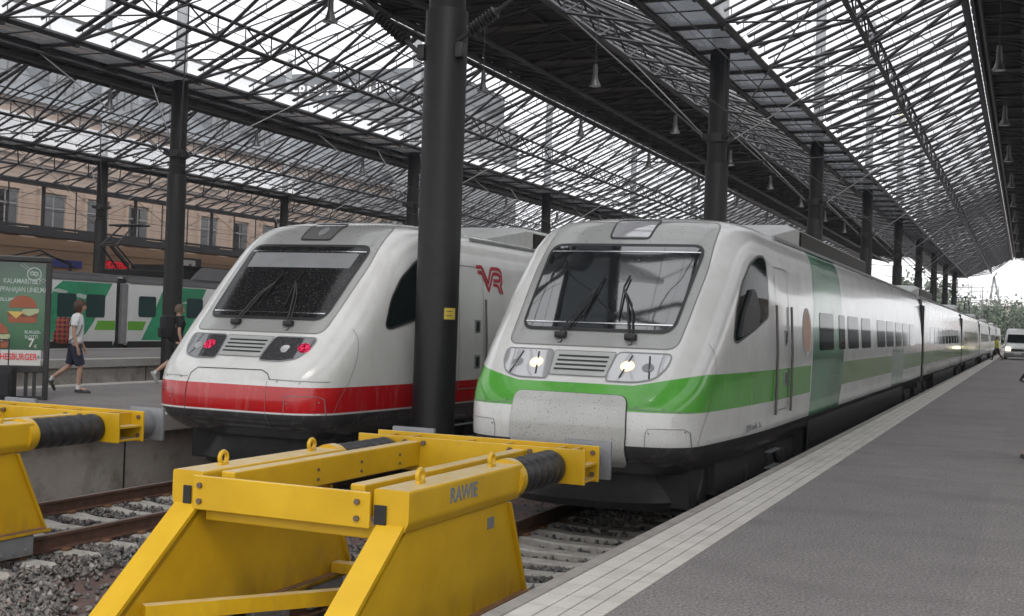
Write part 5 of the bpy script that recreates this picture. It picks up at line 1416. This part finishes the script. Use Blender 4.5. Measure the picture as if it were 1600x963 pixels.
# ------------------------------------------------------------ overhead line
def wires():
    t = thing('overhead_line', 'thin overhead contact wires strung above the tracks under the roofs', 'overhead line')
    for x in (-4.8, -10.15, -20.1, -35.2):
        m = MB(); m.tube((x,16,5.3), (x,240,5.3), .012, 5); m.tube((x,16,6.2), (x,240,6.2), .012, 5)
        for k in range(20): m.tube((x,20+k*11,5.3), (x,20+k*11,6.2), .006, 4)
        m.build('wire', M['steel'], t)
    for k in range(1, 9):
        y = 15.35+k*BAY
        for x in (-4.8, -10.2): m = MB(); m.tube((XA,y,6.0), (x,y,6.12), .022, 6); m.build('bracket', M['steel'], t)
wires()
def gantry(x, y, h, label):
    t = thing('line_mast', label, 'mast', (x, y, 0), 0, 'overhead line masts beyond the roof end'); m = MB()
    for dx in (-.25, .25): m.tube((dx,0,-1.05), (dx,0,h), .06, 6)
    for k in range(int(h/.8)): m.tube((-.25,0,k*.8), (.25,0,k*.8+.8), .03, 4)
    m.build('post', M['rod'], t); b = MB(); b.tube((0,0,h-1.2), (5.5,0,h-1.0), .06, 6); b.tube((0,0,h-3), (5.5,0,h-2.8), .05, 6); b.tube((3.5,0,h-1), (3.5,0,h-3), .05, 5); b.tube((5.5,0,h-1), (5.5,0,h-3.6), .05, 5); b.build('arm', M['rod'], t)
gantry(-9.2, 176, 9.6, 'grey lattice line mast just beyond the far end of the roof')
gantry(-9.0, 215, 10.5, 'second smaller grey line mast beyond the roof end')
gantry(-8.6, 260, 11.0, 'third, faintest line mast beyond the roof end')

# ------------------------------------------------------------ far background
def tree_mesh(seed, h, w):
    r = np.random.default_rng(seed); n = 2600; cl = r.uniform(-1, 1, (26, 3)); cl[:,2] = r.uniform(.28, .95, 26)
    pos = cl[r.integers(0, 26, n)]; q = pos+r.normal(0, .16, (n, 3)); q[:,0] *= w*.5; q[:,1] *= w*.5; q[:,2] *= h
    m = MB()
    for a in q:
        s = r.uniform(.18, .42)*h/9; d1 = Vector(r.normal(0, 1, 3)).normalized()*s; d2 = d1.cross(Vector(r.normal(0, 1, 3))).normalized()*s*.7; c = Vector(a)
        m.add([c-d1, c+d2, c+d1, c-d2], [(0,1,2,3)])
    return m
protos = []
for i in range(3):
    t = thing('tree', '', 'tree', (0,0,-1.05)); 
    m = MB(); m.tube((0,0,0), (.2,.1,5.5), .32, 8, 0, .14); 
    for a in range(5): m.tube((.1,0,3+a*.4), (2.2*math.cos(a*1.3+i),2.2*math.sin(a*1.3+i),6+a*.5), .12, 6, 0, .04)
    m.build('trunk', M['bark'], t); tree_mesh(i+3, 11, 9).build('crown', M['leaf_hazed'], t, recalc=False); protos.append(t)
tr = [(-33,268,.95,'bushy green tree at the left end of the tree line beyond the roof'),(-26,275,1.0,'second green tree from the left in the tree line beyond the roof'),(-20,262,1.15,'green tree below the far line masts'),(-15,280,1.05,'rounded green tree left of the white hall'),
      (-10.5,290,.9,'low green tree right of the far line masts'),(-6,272,.8,'low green tree above the far carriages'),(-2.5,265,.75,'green tree just left of the van roof'),(1.5,275,.85,'green tree behind the white van')]
for i, (x, y, s, lab) in enumerate(tr):
    p = protos[i % 3]
    if i < 3: p.location = (x, y, -1.05); p.scale = (s,)*3; p['label'] = lab; p['group'] = 'trees beyond the far roof end'
    else: dup(p, (x, y, -1.05), lab, 'trees beyond the far roof end', rz=i*1.1, scale=s)
t = thing('exhibition_hall', 'low hall with pale curved roofs far away above the van', 'building', (2, 420, 0))
m = MB(); m.box(-16,16,0,20,-1.05,12); m.build('wall', M['pink_shell'], t)
for k in range(4):
    m = MB(); P = [( -14+k*8+4*math.cos(a), 12+2.2*math.sin(a)) for a in [i*PI/10 for i in range(11)]]; m.prism(P, 'y', -1, 20); m.build('roof', M['white'], t)
m = MB(); m.lathe([(0,12),(3.2,12),(3.2,18.5),(0,18.7)], 20, (1.5,10,0)); m.build('drum', M['pink_shell'], t, True)
t = thing('harbour_crane', 'distant grey A-frame crane above the tree line', 'crane', (-10.8, 440, 0)); m = MB()
m.beam((-3,0,-1), (0,0,22.5), .7, .7); m.beam((3.2,0,8), (0,0,22.5), .7, .7); m.beam((-2,0,9), (4.5,0,9), .7, .7); m.beam((0,0,22.5), (1.0,0,24), .5, .5); m.build('boom', M['frame_grey'], t)

# ------------------------------------------------------------ haze
def haze():
    m = MB(); m.box(-420, 420, -60, 600, -2.1, 60); o = m.build('haze', None)
    mt = bpy.data.materials.new('haze'); mt.use_nodes = True; t = mt.node_tree; t.nodes.clear(); ou = t.nodes.new('ShaderNodeOutputMaterial')
    v = t.nodes.new('ShaderNodeVolumePrincipled'); v.inputs['Color'].default_value = (.86, .88, .90, 1); v.inputs['Density'].default_value = .0003
    t.links.new(v.outputs[0], ou.inputs['Volume']); o.data.materials.clear(); o.data.materials.append(mt)
    tag(o, kind='stuff')
haze()
